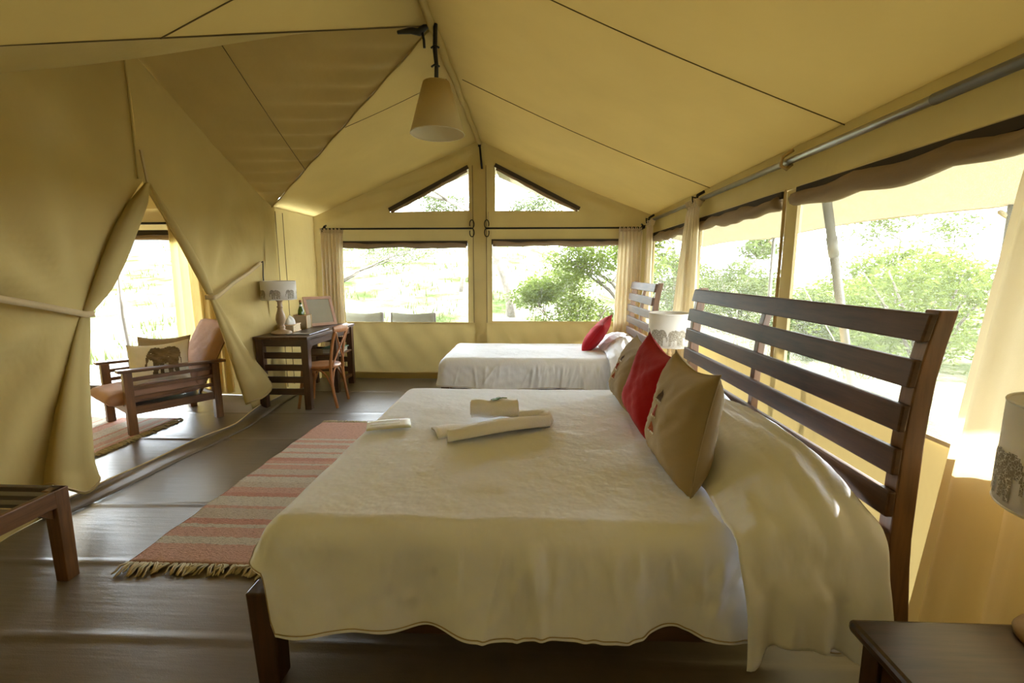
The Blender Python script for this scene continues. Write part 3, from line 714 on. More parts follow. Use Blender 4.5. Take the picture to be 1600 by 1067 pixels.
# ------------------------------------------------------------------ poles, rods and curtains
t = thing('eave_pole', 'galvanised steel pole running along the top of the side wall', 'pole', (XR - .06, 0, 2.155))
m = MB(); m.tube([(0, -1.6, 0), (0, 6.3, 0)], .02, 12); link('shaft', m, 'steel', t, True)
m = MB(); m.tube([(0, -1.6, 0), (0, 1.95, 0)], .0225, 12); link('outer_sleeve', m, 'pole', t, True)
for y in (2.98,):
    m = MB(); m.tube([(.03, y, .07), (-.03, y, .03), (-.035, y, -.02), (0, y, -.04), (.03, y, -.01)], .011, 8); link('strap_loop', m, 'strap', t, True)
for y in (4.42, 6.15):
    m = MB(); m.tube([(.03, y, .07), (-.03, y, .035), (-.035, y, -.02), (0, y, -.035), (.03, y, 0)], .014, 8); link('strap_loop', m, 'black', t, True)
    m = MB(); m.tube([(-.02, y + .02, .01), (-.06, y + .04, .03), (-.05, y + .05, -.03)], .01, 6); link('hook', m, 'iron', t, True)
t = thing('centre_pole', 'black iron tent pole entering the canvas sleeve at the gable apex', 'pole', (XC, YB - .05, 2.85))
m = MB(); m.tube([(.03, .0, 0), (.0, 0, .33)], .014, 10); link('shaft', m, 'iron', t, True)
m = MB(); m.tube([(.0, 0, .28), (0, 0, .325)], .02, 10); link('collar', m, 'iron', t, True)
def scroll(cx, cz, sgn, r=.045):
    pts = []
    for k in range(26):
        a = k / 25 * 2 * PI * 1.35; q = r * (1 - .55 * k / 25); pts.append((cx + sgn * (.0 + q * math.cos(a + PI) + r), 0, cz + q * math.sin(a)))
    return pts
for nm, x0, x1, lab in (('l', -2.86, -.80, 'black iron curtain rod above the gable window by the desk'), ('r', -.60, 1.5, 'black iron curtain rod above the gable window by the single bed')):
    t = thing('curtain_rod', lab, 'curtain rod', (0, YB - .08, 2.08))
    m = MB(); m.tube([(x0, 0, 0), (x1, 0, 0)], .012, 8); link('rod', m, 'iron', t, True)
    e = x1 if nm == 'l' else x0
    for sg in (1, -1):
        pts = [(e + .03 * math.sin(a * 1.0) * (1 if nm == 'l' else -1) * 1.0 + (.0), -.0, sg * (.075 - .055 * math.cos(a)) - sg * .02) for a in np.linspace(0, 5.2, 20)]
        m = MB(); m.tube(pts, .007, 6); link('scroll_finial', m, 'iron', t, True)
    m = MB(); m.bar((e - (.02 if nm == 'l' else -.02), .05, .0), (e - (.02 if nm == 'l' else -.02), .05, .22), .03, .008); link('hanging_tab', m, 'strap', t)
    o_ = x0 + .04 if nm == 'l' else x1 - .03
    m = MB(); m.tube([(o_, .06, .05), (o_, 0, .03), (o_ - .02, -.02, -.03), (o_ + .02, -.02, .02), (o_, .04, -.02)], .013, 6); link('end_hook', m, 'iron', t, True)

def curtain(name, lab, top, bot, zt, zb, nf, amp, mat, seed, head=.07, nrm=(0, -1), power=1.0, cinch=0):
    (tx0, ty0), (tx1, ty1) = top; (bx0, by0), (bx1, by1) = bot; rr = random.Random(seed)
    ph = rr.uniform(0, 6); c0 = ((tx0 + tx1) / 2, (ty0 + ty1) / 2)
    root = thing(name, lab, 'curtain', (c0[0], c0[1], 0))
    def fn(u, v):
        k = v ** power
        x = (tx0 + (tx1 - tx0) * u) * (1 - k) + (bx0 + (bx1 - bx0) * u) * k
        y = (ty0 + (ty1 - ty0) * u) * (1 - k) + (by0 + (by1 - by0) * u) * k
        f = math.sin(2 * PI * nf * u + ph + .5 * math.sin(3 * v + 5 * u)) + .35 * math.sin(2 * PI * nf * 2.1 * u + 2 * ph)
        a = amp * (.55 + .6 * v) * f
        z = zt + (zb - zt) * v
        return (x + nrm[0] * a - c0[0], y + nrm[1] * a - c0[1], z)
    m = MB(); m.grid(fn, max(60, nf * 12), 30); link('drape', m, mat, root, True)
    def hn(u, v):
        p = fn(u, 0); a = amp * 1.3 * math.sin(2 * PI * nf * 2 * u + ph) * (.3 + .8 * v)
        return (p[0] + nrm[0] * (a - .006), p[1] + nrm[1] * (a - .006), zt - .015 + (head + .012 * math.sin(2 * PI * nf * u)) * v)
    m = MB(); m.grid(hn, max(60, nf * 14), 5); link('heading', m, mat, root, True)
    m = MB(); m.tube([np.array(hn(u, .2)) + np.array((nrm[0] * .012, nrm[1] * .012, 0)) for u in np.linspace(0, 1, 30)], .004, 5); link('heading_tape', m, mat, root, True)
    return root
yg = YB - .1
curtain('curtain', 'gathered cream curtain hanging behind the desk beside the gable window', ((-2.86, yg), (-2.56, yg)), ((-2.88, yg - .02), (-2.60, yg - .02)), 2.02, .12, 6, .022, 'curtain', 1)
curtain('curtain', 'gathered cream curtain beside the single bed at the end of the gable window', ((1.16, yg), (1.47, yg)), ((1.10, yg), (1.47, yg)), 2.03, .12, 6, .024, 'curtain', 2)
curtain('curtain', 'slim cream curtain in the corner where side wall and gable meet', ((XR - .09, 6.22), (XR - .09, 5.95)), ((XR - .09, 6.25), (XR - .09, 5.95)), 2.09, .12, 4, .02, 'curtain', 3, nrm=(-1, 0))
curtain('curtain', 'cream curtain gathered between two side windows behind the bedside lamp', ((XR - .09, 4.62), (XR - .09, 4.36)), ((XR - .12, 4.98), (XR - .10, 4.22)), 2.10, .1, 5, .026, 'curtain', 4, nrm=(-1, 0), power=.7)
curtain('curtain', 'broad sunlit cream curtain hanging beside the headboard and near bedside lamp', ((XR - .09, 1.50), (XR - .09, .95)), ((XR - .1, 1.74), (XR - .1, .72)), 2.10, .04, 5, .034, 'curtain', 5, nrm=(-1, 0), power=.8)
curtain('curtain', 'yellow curtain drawn beside the outer doorway behind the armchair', ((-4.22, YW - .1), (-3.62, YW - .1)), ((-4.24, YW - .1), (-3.6, YW - .1)), 1.98, .05, 6, .03, 'curtain_y', 6)

# ------------------------------------------------------------------ beds
HBX = [(.0, .05), (.3, .03), (.6, .0), (1.0, .006), (1.2, .022), (1.4, .065)]
def bed(name, lab, loc, L, Wd, footleg):
    # local: x 0 = foot end .. L = front face of head posts, y 0..Wd
    t = thing(name, lab, 'bed', loc)
    for y in (.03, Wd - .03):
        m = MB(); K = 14; vs = []
        zz = np.linspace(0, 1.385, K)
        for z in zz:
            x = L + ip(z, HBX); d = .072 - .016 * max(0, (z - .6) / .8) if z > .3 else .08
            vs += [(x, y - .028, z), (x + d, y - .028, z), (x + d, y + .028, z), (x, y + .028, z)]
        fs = [(i * 4 + j, i * 4 + (j + 1) % 4, (i + 1) * 4 + (j + 1) % 4, (i + 1) * 4 + j) for i in range(K - 1) for j in range(4)] + [(3, 2, 1, 0), tuple(K * 4 - 4 + j for j in range(4))]
        m.add(vs, fs); link('head_post', m, 'red_wood', t, bevel=.005)
    m = MB(); vs = []
    zz = np.linspace(.3, 1.33, 12)
    for z in zz:
        x = L + ip(z, HBX) + .002; vs += [(x, Wd / 2 - .022, z), (x + .035, Wd / 2 - .022, z), (x + .035, Wd / 2 + .022, z), (x, Wd / 2 + .022, z)]
    m.add(vs, [(i * 4 + j, i * 4 + (j + 1) % 4, (i + 1) * 4 + (j + 1) % 4, (i + 1) * 4 + j) for i in range(11) for j in range(4)] + [(3, 2, 1, 0), (44, 45, 46, 47)]); link('centre_stile', m, 'red_wood', t, bevel=.003)
    for k in range(7):
        z1 = 1.375 - .1435 * k; z0 = z1 - .088
        xa, xb = L + ip(z0, HBX), L + ip(z1, HBX)
        m = MB(); m.hexa([(xa - .026, -.0, z0), (xa, -.0, z0), (xa, Wd, z0), (xa - .026, Wd, z0)], [(xb - .026, 0, z1), (xb, 0, z1), (xb, Wd, z1), (xb - .026, Wd, z1)])
        link('slat', m, 'dark_wood', t, bevel=.006)
    for y in (.04, Wd - .09):
        m = MB(); m.box((.03, y, .20), (L, y + .05, .33)); link('side_rail', m, 'dark_wood_x', t, bevel=.006)
    m = MB(); m.box((.0, .02, .20), (.05, Wd - .02, .33)); link('foot_rail', m, 'dark_wood', t, bevel=.006)
    for y in (.0, Wd - .1):
        m = MB(); m.hexa([(.02, y + .005, 0), (.10, y + .005, 0), (.10, y + .085, 0), (.02, y + .085, 0)], [(-.0, y + .005, .37), (.10, y + .005, .37), (.10, y + .09, .37), (0, y + .09, .37)]); link('leg', m, 'dark_wood_z', t, bevel=.006)
    m = MB(); m.box((.05, .04, .3), (L - .03, Wd - .04, footleg)); link('mattress', m, 'sheet', t, bevel=.06)
    return t
BX0, BX1, BY0, BY1, BT = -.97, 1.17, 1.46, 3.46, .625
bed('double_bed', 'large dark wooden bed with a slatted headboard standing nearest the camera', (-1.01, 1.44, 0), 2.185, 2.04, BT - .02)
SX0, SX1, SY0, SY1, ST = -1.02, 1.24, 4.92, 6.12, .565
bed('single_bed', 'smaller dark wooden bed standing below the gable window', (-1.0, 4.95, 0), 2.28, 1.16, ST - .02)

def spread(name, lab, x0, x1, y0, y1, zt, hem, r, seed, foldamp=.034, headlen=.05):
    """cloth over a mattress: rounded top plus a skirt; hem(side parameter)->bottom z"""
    w1 = wav(seed, 8, 2, 8); w2 = wav(seed + 1, 8, 6, 18)
    ix0, ix1, iy0, iy1 = x0 + r, x1 - .01, y0 + r, y1 - r
    nx, ny = 44, 40
    def top(x, y):
        e = min(x - ix0, ix1 - x, y - iy0, iy1 - y)
        return zt + (.006 * w1(2.2 * x, 2.5 * y) + .004 * w2(1.3 * x, 2 * y)) + .012 * sst(0, .5, e)
    m = MB()
    m.grid(lambda u, v: (ix0 + (ix1 - ix0) * u, iy0 + (iy1 - iy0) * v, top(ix0 + (ix1 - ix0) * u, iy0 + (iy1 - iy0) * v)), nx, ny)
    per = []   # (x, y, nx, ny)
    N1 = 260
    for k in range(N1 + 1): per.append((ix1 + (ix0 - ix1) * k / N1, iy0, 0, -1))
    for k in range(1, 16): a = -PI / 2 - PI / 2 * k / 16; per.append((ix0, iy0, math.cos(a), math.sin(a)))
    for k in range(ny + 1): per.append((ix0, iy0 + (iy1 - iy0) * k / ny, -1, 0))
    for k in range(1, 12): a = PI - PI / 2 * k / 12; per.append((ix0, iy1, math.cos(a), math.sin(a)))
    for k in range(nx + 1): per.append((ix0 + (ix1 - ix0) * k / nx, iy1, 0, 1))
    V = []; K = 34; acc = 0; prev = None
    rr = random.Random(seed); kk = [(rr.uniform(5, 9), rr.uniform(0, 6)), (rr.uniform(12, 17), rr.uniform(0, 6)), (rr.uniform(21, 30), rr.uniform(0, 6))]
    CR = [(rr.uniform(.25, 1.25) if rr.random() < .7 else rr.uniform(0, 4.5), rr.uniform(.10, .26), rr.uniform(.10, .28), rr.gauss(.12, .22), rr.uniform(.003, .0085), rr.uniform(.010, .022)) for _ in range(95)]
    for (x, y, a, b_) in per:
        if prev: acc += math.hypot(x - prev[0], y - prev[1]) + r * 1.2 * math.hypot(a - prev[2], b_ - prev[3])
        prev = (x, y, a, b_)
        zb = hem(x, y, a, b_, acc); zt0 = top(x, y); arc = r * PI / 2; tot = arc + (zt0 - r - zb)
        for j in range(K + 1):
            d = tot * j / K
            if d < arc: ro = r * math.sin(d / r); z = zt0 - r * (1 - math.cos(d / r))
            else: ro = r; z = zt0 - r - (d - arc)
            dep = max(0, d - arc * .6) / tot
            f = sum(math.sin(q * acc + ph + .8 * math.sin(3 * d)) / (1 + .5 * i) for i, (q, ph) in enumerate(kk))
            ro += sum(am * math.exp(-((acc - a0 - sl * (d - d0)) / wd_) ** 2) * math.exp(-((d - d0) / ln) ** 4) for a0, d0, ln, sl, am, wd_ in CR) * min(1, dep * 5) + .009 * w2(acc * 3.0, d * 4 + acc) * min(1, dep * 3) + foldamp * dep * f + .03 * dep + .03 * dep ** 2
            if headlen == 0: pass
            V.append((x + a * ro, y + b_ * ro, z + .004 * math.sin(30 * acc) * dep))
    n = len(per); m.add(V, [(i * (K + 1) + j, i * (K + 1) + j + 1, (i + 1) * (K + 1) + j + 1, (i + 1) * (K + 1) + j) for i in range(n - 1) for j in range(K)])
    o = link(name, m, 'sheet', None, True, weld=True); tag(o, lab, 'bedspread')
    # stitched hem line
    h = MB(); h.tube([(V[i * (K + 1) + K - 1][0] + per[i][2] * .002, V[i * (K + 1) + K - 1][1] + per[i][3] * .002, V[i * (K + 1) + K - 1][2]) for i in range(0, n)], .0025, 4); link('hem_stitch', h, 'linen', o, True)
    return o
def hem1(x, y, a, b_, acc):
    # near side hem wavers around .25, foot end is shorter
    side = .256 + .010 * math.sin(4.2 * x) + .008 * math.sin(17 * x)
    if b_ <= -.99: return side - .025 * sst(-.45, -.85, x)
    if a <= -.99 and b_ == 0: return .44 - .03 * math.sin(3 * y)
    if b_ < 0: return .235 + (.44 - .235) * sst(.05, .55, -a)
    return .3
spread('bedspread', 'wide cream cotton bedspread covering the large bed nearest the camera', BX0, BX1, BY0, BY1, BT, hem1, .09, 4)
def hem2(x, y, a, b_, acc): return .235 + .015 * math.sin(5 * x)
spread('bedspread', 'cream cotton bedspread covering the smaller bed below the gable window', SX0, SX1, SY0, SY1, ST, hem2, .10, 9, .014)

def pillow_cover(name, lab, x0, x1, y0, y1, zt, H, hn, hf, seed, hx=.16):
    """cloth swept over the bed pillows: a bolster across the bed, sloping off and draping at both sides"""
    w1 = wav(seed, 8, 3, 10); w2 = wav(seed + 2, 8, 8, 22)
    def prof(u):   # height factor across x
        return ip(u, [(0, .02), (.06, .14), (.16, .45), (.3, .78), (.45, .95), (.6, 1.0), (.8, .94), (.92, .80), (1, .55)])
    path = []      # along y: (y, base z, hump factor)
    D = .42
    def fn(u, v):
        x = x0 + (x1 - x0) * u; h = H * prof(u)
        s_ = v
        W_ = y1 - y0; z0_ = hn(x)
        rip = .018 * math.sin(30 * x) + .010 * math.sin(61 * x + 1)
        P = [(y0 - .085 - rip, z0_), (y0 - .070 - .6 * rip, z0_ + (zt - z0_) * .45), (y0 - .045, zt - .10 + h * .08), (y0 - .005, zt + .01 + h * .26), (y0 + .10, zt + .02 + h * .58), (y0 + .26, zt + .02 + h * .86), (y0 + .48, zt + .01 + h),
             (y0 + W_ * .4, zt + .01 + h), (y0 + W_ * .5, zt + h * .93), (y0 + W_ * .6, zt + .01 + h), (y1 - .48, zt + .01 + h), (y1 - .26, zt + .02 + h * .86), (y1 - .10, zt + .02 + h * .58), (y1 + .005, zt + .01 + h * .26), (y1 + .045, zt - .10), (y1 + .07, hf)]
        q = s_ * (len(P) - 1); k = min(int(q), len(P) - 2); f_ = q - k
        pa, pb, pc, pd = (P[max(0, min(len(P) - 1, k + o_))] for o_ in (-1, 0, 1, 2))
        cr = lambda i_: .5 * (2 * pb[i_] + (pc[i_] - pa[i_]) * f_ + (2 * pa[i_] - 5 * pb[i_] + 4 * pc[i_] - pd[i_]) * f_ ** 2 + (3 * pb[i_] - pa[i_] - 3 * pc[i_] + pd[i_]) * f_ ** 3)
        y, z = cr(0), cr(1)
        wr = .010 * w1(6 * u, 10 * v) + .006 * w2(8 * u, 8 * v)
        drape = math.exp(-((s_ - .22) / .14) ** 2)
        return (x + .03 * math.sin(7 * v) * (1 - u) * .6 - .045 * drape * (1 - u), y + wr * .6, z + wr * (1 if .2 < s_ < .85 else .2) + .010 * drape * math.sin(26 * u + 16 * v))
    m = MB(); m.grid(fn, 44, 120)
    o = link(name, m, 'sheet', None, True, solid=.008); tag(o, lab, 'bed cover'); return o
pillow_cover('pillow_cover', 'cream cover draped over the hidden pillows against the large headboard', .70, 1.14, BY0 - .035, BY1 + .02, BT, .225, lambda x: .27 + .05 * math.sin(9 * (x - .70)) - .03 * sst(.81, .70, x), .34, 51)
pillow_cover('pillow_cover', 'cream cover draped over the hidden pillows against the smaller headboard', .86, 1.26, SY0 - .04, SY1 + .02, ST, .18, lambda x: .26, .3, 57)

# ------------------------------------------------------------------ cushions
def cushion_fn(S, T, seed, H=None, wk=1.0):
    H = H or S; w1 = wav(seed, 8, 2, 7); w2 = wav(seed + 1, 6, 5, 12)
    def fn(u, v, side):
        a, b_ = 2 * u - 1, 2 * v - 1
        px = a * (1 - .09 * (1 - b_ * b_)) ; pz = b_ * (1 - (.16 if b_ > 0 else .10) * (1 - a * a))
        th = T / 2 * (max(0, 1 - a ** 4) ** .62) * (max(0, 1 - b_ ** 4) ** .62) * (1 - .15 * b_)
        wr = wk * (.016 * w1(3 * a, 3 * b_) + .006 * w2(4 * a, 4 * b_)) * (1 - a * a) ** .5 * (1 - b_ * b_) ** .5 if abs(a) < 1 and abs(b_) < 1 else 0
        cr = .010 * math.sin(9 * math.atan2(1 - abs(b_), 1.001 - abs(a))) * (1 - a * a) * (1 - b_ * b_)
        return (px * S / 2, -side * (th + wr + cr * .6), pz * H / 2)
    return fn
def cushion(name, lab, mat, S, T, seed, Mx, H=None, piping=True, group=None, deco=None):
    fn = cushion_fn(S, T, seed, H, .55 if mat == 'velvet' else 1.0); m = MB()
    m.grid(lambda u, v: fn(u, v, 1), 26, 26)
    m.grid(lambda u, v: fn(1 - u, v, -1), 26, 26)
    o = bpy.data.objects.new(name, None); COL.objects.link(o); tag(o, lab, 'cushion', group)
    o.matrix_world = Mx
    link('cover', m, mat, o, True, weld=True)
    if piping:
        pts = [fn(t, 0, 0) for t in np.linspace(0, 1, 16)] + [fn(1, t, 0) for t in np.linspace(0, 1, 16)][1:] + [fn(1 - t, 1, 0) for t in np.linspace(0, 1, 16)][1:] + [fn(0, 1 - t, 0) for t in np.linspace(0, 1, 16)][1:]
        m = MB(); m.tube(pts, .003, 5); link('edge_seam', m, mat, o, True)
    if deco: deco(o, fn)
    return o
def place(loc, rz, tilt, roll=0):
    # cushion front is local -Y; tilt leans the top backwards
    return Matrix.Translation(loc) @ Matrix.Rotation(rz, 4, 'Z') @ Matrix.Rotation(-tilt, 4, 'X') @ Matrix.Rotation(roll, 4, 'Y')
M['motif_a'] = plain('motif_brown', (.10, .06, .045), .9); M['motif_b'] = plain('motif_red', (.30, .045, .025), .9); M['motif_c'] = plain('motif_rust', (.34, .08, .025), .9); M['motif_d'] = plain('motif_white', (.72, .68, .58), .9)
def triangles(o, fn):
    for k, mt in enumerate(('motif_a', 'motif_b', 'motif_c')):
        c = .62 - .16 * k; m = MB()
        def tri(u, v, c=c):
            w_ = (1 - v) * .055; p = fn(.42 + (2 * u - 1) * w_, c + .12 * v, 1); return (p[0], p[1] - .003, p[2])
        m.grid(tri, 4, 5); link('triangle_motif', m, mt, o)
        m = MB()
        for q in range(5):
            p = Vector(fn(.42 - .055 + .0275 * q, c - .012, 1)) + Vector((0, -.003, 0)); m.box(p - Vector((.003, .002, .003)), p + Vector((.003, .002, .003)))
        link('bead_row', m, 'motif_d', o)
rzc = -PI / 2   # front faces -X
cushion('beige_cushion', 'beige linen cushion with a column of small triangles nearest the camera on the large bed', 'linen', .51, .21, 5, place((.66, 1.96, BT + .25), rzc + .02, .16, .02), deco=triangles)
cushion('red_cushion', 'red velvet cushion standing between two beige cushions on the large bed', 'velvet', .49, .19, 8, place((.66, 2.50, BT + .255), rzc + .10, .20, .16))
cushion('beige_cushion', 'beige linen cushion farthest from the camera on the large bed, behind the red one', 'linen', .46, .20, 11, place((.68, 3.02, BT + .215), rzc + .05, .34, .03), deco=triangles)
cushion('red_cushion', 'small red velvet cushion resting on the smaller bed below the gable window', 'velvet', .46, .17, 14, place((.80, 5.55, ST + .20), rzc - .25, .62, .22))

# ------------------------------------------------------------------ towels, leaf, envelope
o = MB()
def towel_strip(u, v):
    # a folded bath towel: long bar bent over itself
    x = -.30 + .60 * u; a = 2 * PI * v
    tap = (.75 + .25 * math.sin(PI * u)) * max(0, 1 - abs(2 * u - 1) ** 10) ** .5
    return (x, .078 * math.cos(a) * tap + .03 * math.sin(2.2 * u), .034 + .034 * math.sin(a) * (1 + .25 * math.sin(2 * a + 3)) + .012 * math.sin(PI * u))
t = thing('folded_towel', 'white towel folded into a long curved strip on the large bed', 'towel', (-.15, 2.36, BT + .012), .43)
o.grid(towel_strip, 40, 20); o.add([(-.30, 0, .03), (.30, .03, .03)], []); link('folded_strip', o, 'towel', t, True)
m = MB(); m.grid(lambda u, v: (-.33 + .5 * u, .07 + .17 * v - .03 * u, .004 + .016 * math.sin(PI * v) + .008 * math.sin(9 * u)), 20, 8); link('under_fold', m, 'towel', t, True, solid=.012)
m = MB(); m.tube([(.24, .03, .032), (.29, .055, .034), (.31, .10, .034), (.27, .14, .032), (.16, .15, .03)], [.045, .042, .040, .04, .035], 12); link('end_fold', m, 'towel', t, True)
t = thing('rolled_towel', 'small white towel rolled up on top of the folded towel', 'towel', (-.21, 2.60, BT + .03), .12)
m = MB()
def rt(u, v):
    a = 2 * PI * v; return (-.135 + .27 * u, .062 * math.cos(a), .058 + .052 * math.sin(a) + .004 * math.sin(12 * u))
m.grid(rt, 20, 24); link('roll', m, 'towel', t, True)
for sx in (-.135, .135):
    m = MB(); m.tube([(sx, .05 * (1 - k / 40) * math.cos(k * .45), .058 + .042 * (1 - k / 40) * math.sin(k * .45)) for k in range(36)], .006, 5); link('spiral_end', m, 'towel', t, True)
    m = MB(); m.add([(sx, .062 * math.cos(a), .058 + .052 * math.sin(a)) for a in np.linspace(0, 2 * PI, 24, endpoint=False)], [tuple(range(24))]); link('end_face', m, 'towel', t)
t = thing('leaf_sprig', 'small green leaf sprig laid on the rolled towel', 'leaf', (-.19, 2.585, BT + .142), .2)
m = MB(); m.grid(lambda u, v: (-.04 + .05 * u, (v - .5) * .04 * math.sin(PI * (.08 + .9 * u)), .004 + .008 * u * (1 - u)), 8, 4); link('leaf_blade', m, 'leaf', t, True, solid=.002)
m = MB(); m.grid(lambda u, v: (-.01 + .03 * u, .01 + (v - .5) * .03 * math.sin(PI * (.08 + .9 * u)), .007 + .006 * u), 6, 4); link('leaf_blade', m, 'leaf', t, True, solid=.002)
m = MB(); m.tube([(0, 0, .008), (.03, .004, .012), (.055, .0, .010)], .003, 5); link('stem', m, 'leaf', t, True)
t = thing('folded_leaflet', 'pale printed leaflet lying on the foot end of the large bed', 'leaflet', (-.80, 2.48, BT + .018), .30)
m = MB(); m.grid(lambda u, v: (-.12 + .24 * u, -.075 + .15 * v, .003 + .002 * math.sin(PI * u)), 8, 4); link('cover', m, 'card', t, True, solid=.004)
m = MB(); m.grid(lambda u, v: (-.115 + .225 * u, -.068 + .14 * v, .007 + .003 * math.sin(PI * u)), 8, 4); link('inner_sheet', m, 'paper', t, True, solid=.002)
M['stripe'] = plain('printed_stripe', (.45, .42, .20), .6)
for k in range(2):
    m = MB(); m.grid(lambda u, v: (-.10 + .16 * u, -.02 + .06 * k + .012 * v, .0085 + .003 * math.sin(PI * (.02 + u * .72)) + .0012), 8, 1); link('printed_band', m, 'stripe', t)

# ------------------------------------------------------------------ nightstands, lamps
def nightstand(lab, x0, x1, y0, y1, h):
    cx, cy = (x0 + x1) / 2, (y0 + y1) / 2; a, b_ = (x1 - x0) / 2, (y1 - y0) / 2
    t = thing('nightstand', lab, 'nightstand', (cx, cy, 0))
    m = MB(); n = 4
    for k in range(n):
        ya = -b_ + 2 * b_ * k / n
    m.box((-a, -b_, h - .035), (a, b_, h)); link('top', m, 'dark_wood_x', t, bevel=.012)
    for sx in (-1, 1):
        for sy in (-1, 1):
            m = MB(); px, py = sx * (a - .055), sy * (b_ - .055); q = .028
            m.hexa([(px - q * .9, py - q * .9, 0), (px + q * .9, py - q * .9, 0), (px + q * .9, py + q * .9, 0), (px - q * .9, py + q * .9, 0)], [(px - q, py - q, h - .035), (px + q, py - q, h - .035), (px + q, py + q, h - .035), (px - q, py + q, h - .035)])
            link('leg', m, 'dark_wood_z', t, bevel=.004)
    for sy in (-1, 1):
        m = MB(); m.box((-a + .05, sy * (b_ - .055) - .012, h - .13), (a - .05, sy * (b_ - .055) + .012, h - .035)); link('apron', m, 'dark_wood_x', t, bevel=.003)
    for sx in (-1, 1):
        m = MB(); m.box((sx * (a - .055) - .012, -b_ + .05, h - .13), (sx * (a - .055) + .012, b_ - .05, h - .035)); link('apron', m, 'dark_wood', t, bevel=.003)
    m = MB(); m.box((-a + .04, -b_ + .04, .16), (a - .04, b_ - .04, .185)); link('shelf', m, 'dark_wood_x', t, bevel=.004)
    return t
nightstand('dark polished nightstand nearest the camera beside the large headboard', .885, 1.40, .70, 1.19, .55)
nightstand('dark nightstand in the gap between the two beds', 1.02, 1.46, 4.0, 4.42, .50)

ELE = [(.02, .25), (.05, .20), (.09, .22), (.09, .36), (.13, .46), (.18, .42), (.22, .42), (.25, .30), (.22, .0), (.36, .0), (.38, .22), (.42, .28), (.41, .04), (.52, .02), (.54, .28), (.60, .30), (.66, .30), (.64, .02), (.76, .0), (.78, .24), (.82, .02), (.93, .0), (.93, .35), (.96, .52), (.985, .28), (1.0, .30), (.98, .58), (.93, .70), (.80, .79), (.62, .81), (.46, .76), (.40, .80), (.30, .83), (.18, .80), (.10, .70), (.05, .52)]
def inside(px, py, poly):
    c = False; n = len(poly)
    for i in range(n):
        (x1, y1), (x2, y2) = poly[i], poly[i - 1]
        if (y1 > py) != (y2 > py) and px < (x2 - x1) * (py - y1) / (y2 - y1) + x1: c = not c
    return c
def ele_keep(flip):
    return lambda u, v: inside(1 - u if flip else u, v * .85, ELE)
def table_lamp(lab, loc, zs0, zs1, r, base, rz=0, mat='lamp_wood', flip=False):
    """base: lathe profile from z 0 (table top) up to the shade"""
    t = thing('table_lamp', lab, 'lamp', loc, rz)
    m = MB(); m.lathe(base, 28); link('turned_base', m, mat, t, True)
    zt = base[-1][1]
    m = MB(); m.lathe([(.012, zt), (.012, zs0 + .05)], 12); link('lamp_holder', m, 'iron', t, True)
    m = MB(); m.lathe([(.016, zs0 + .05), (.028, zs0 + .08), (.031, zs0 + .11), (.018, zs0 + .14), (.004, zs0 + .15)], 16); link('bulb', m, 'tissue', t, True)
    m = MB(); m.lathe([(r, zs0), (r, zs1)], 48, cap=False); sh = link('shade', m, 'shade', t, True, solid=.003)
    for z in (zs0, zs1):
        m = MB(); m.tube([(r * math.cos(a), r * math.sin(a), z) for a in np.linspace(0, 2 * PI, 49)], .0035, 6, cap=False); link('shade_rim', m, 'shade', sh, True)
    for k in range(3):
        a = 2 * PI * k / 3; m = MB(); m.tube([(.012 * math.cos(a), .012 * math.sin(a), zs0 + .045), (r * math.cos(a), r * math.sin(a), zs1 - .03)], .002, 5); link('shade_spoke', m, 'iron', t)
    H = zs1 - zs0; eh = H * .50; ew = eh * 1.15
    for k in range(7):
        a0 = 2 * PI * k / 7 + .2; da = ew / r
        m = MB(); m.grid(lambda u, v: ((r + .0035) * math.cos(a0 + da * (u - .5)), (r + .0035) * math.sin(a0 + da * (u - .5)), zs0 + H * .06 + eh * v), 34, 28, ele_keep(flip))
        link('elephant_print', m, 'ele', sh)
    return t
B1 = [(.105, 0), (.108, .012), (.10, .028), (.06, .04), (.035, .055), (.042, .075), (.038, .09), (.030, .10), (.045, .13), (.052, .17), (.045, .22), (.03, .27), (.024, .30), (.032, .305), (.03, .315), (.022, .325), (.026, .37), (.040, .385), (.038, .39)]
sc = lambda B, k, kr=1: [(a * kr, z * k) for a, z in B]
table_lamp('table lamp with elephant print drum shade on the desk', (-2.80, 5.03, .815), .385, .585, .178, sc(B1, .97), .3)
table_lamp('table lamp with white elephant shade between the two beds', (1.26, 4.2, .5), .34, .635, .187, sc(B1, .87, .8), 1.0, 'pale_wood', True)
table_lamp('table lamp with white elephant shade on the nightstand nearest the camera', (1.375, 1.10, .55), .36, .625, .178, sc(B1, .97, .95), -.15, 'lamp_wood', True)

# pendant
t = thing('pendant_lamp', 'cream cone pendant lamp hanging from the ridge on a black taped stem', 'lamp', (XC + .025, 3.4, 2.46))
m = MB(); m.tube([(0, 0, .33), (.004, 0, .45), (-.004, 0, .55), (.003, 0, .71)], [.015, .014, .016, .015], 10); link('taped_stem', m, 'black', t, True)
for z in (.44, .56):
    m = MB(); m.tube([(-.03, 0, z), (.0, -.02, z + .008), (.025, 0, z)], .007, 6); link('tape_knot', m, 'black', t, True)
m = MB(); m.lathe([(.188, 0), (.092, .335)], 48, cap=False); sh = link('shade', m, 'shade_y', t, True, solid=.003)
m = MB(); m.lathe([(.185, .003), (.089, .332)], 48, cap=False); link('shade_lining', m, 'shade_in', sh, True)
m = MB(); m.lathe([(.09, .332), (.012, .334)], 40, cap=False); link('top_disc', m, 'shade_y', sh)
m = MB(); m.tube([(.188 * math.cos(a), .188 * math.sin(a), 0) for a in np.linspace(0, 2 * PI, 49)], .0035, 6, cap=False); link('shade_rim', m, 'shade_in', sh, True)
m = MB(); m.lathe([(.016, .33), (.03, .25), (.032, .21), (.018, .17), (.004, .165)][::-1], 16); link('bulb', m, 'tissue', t, True)
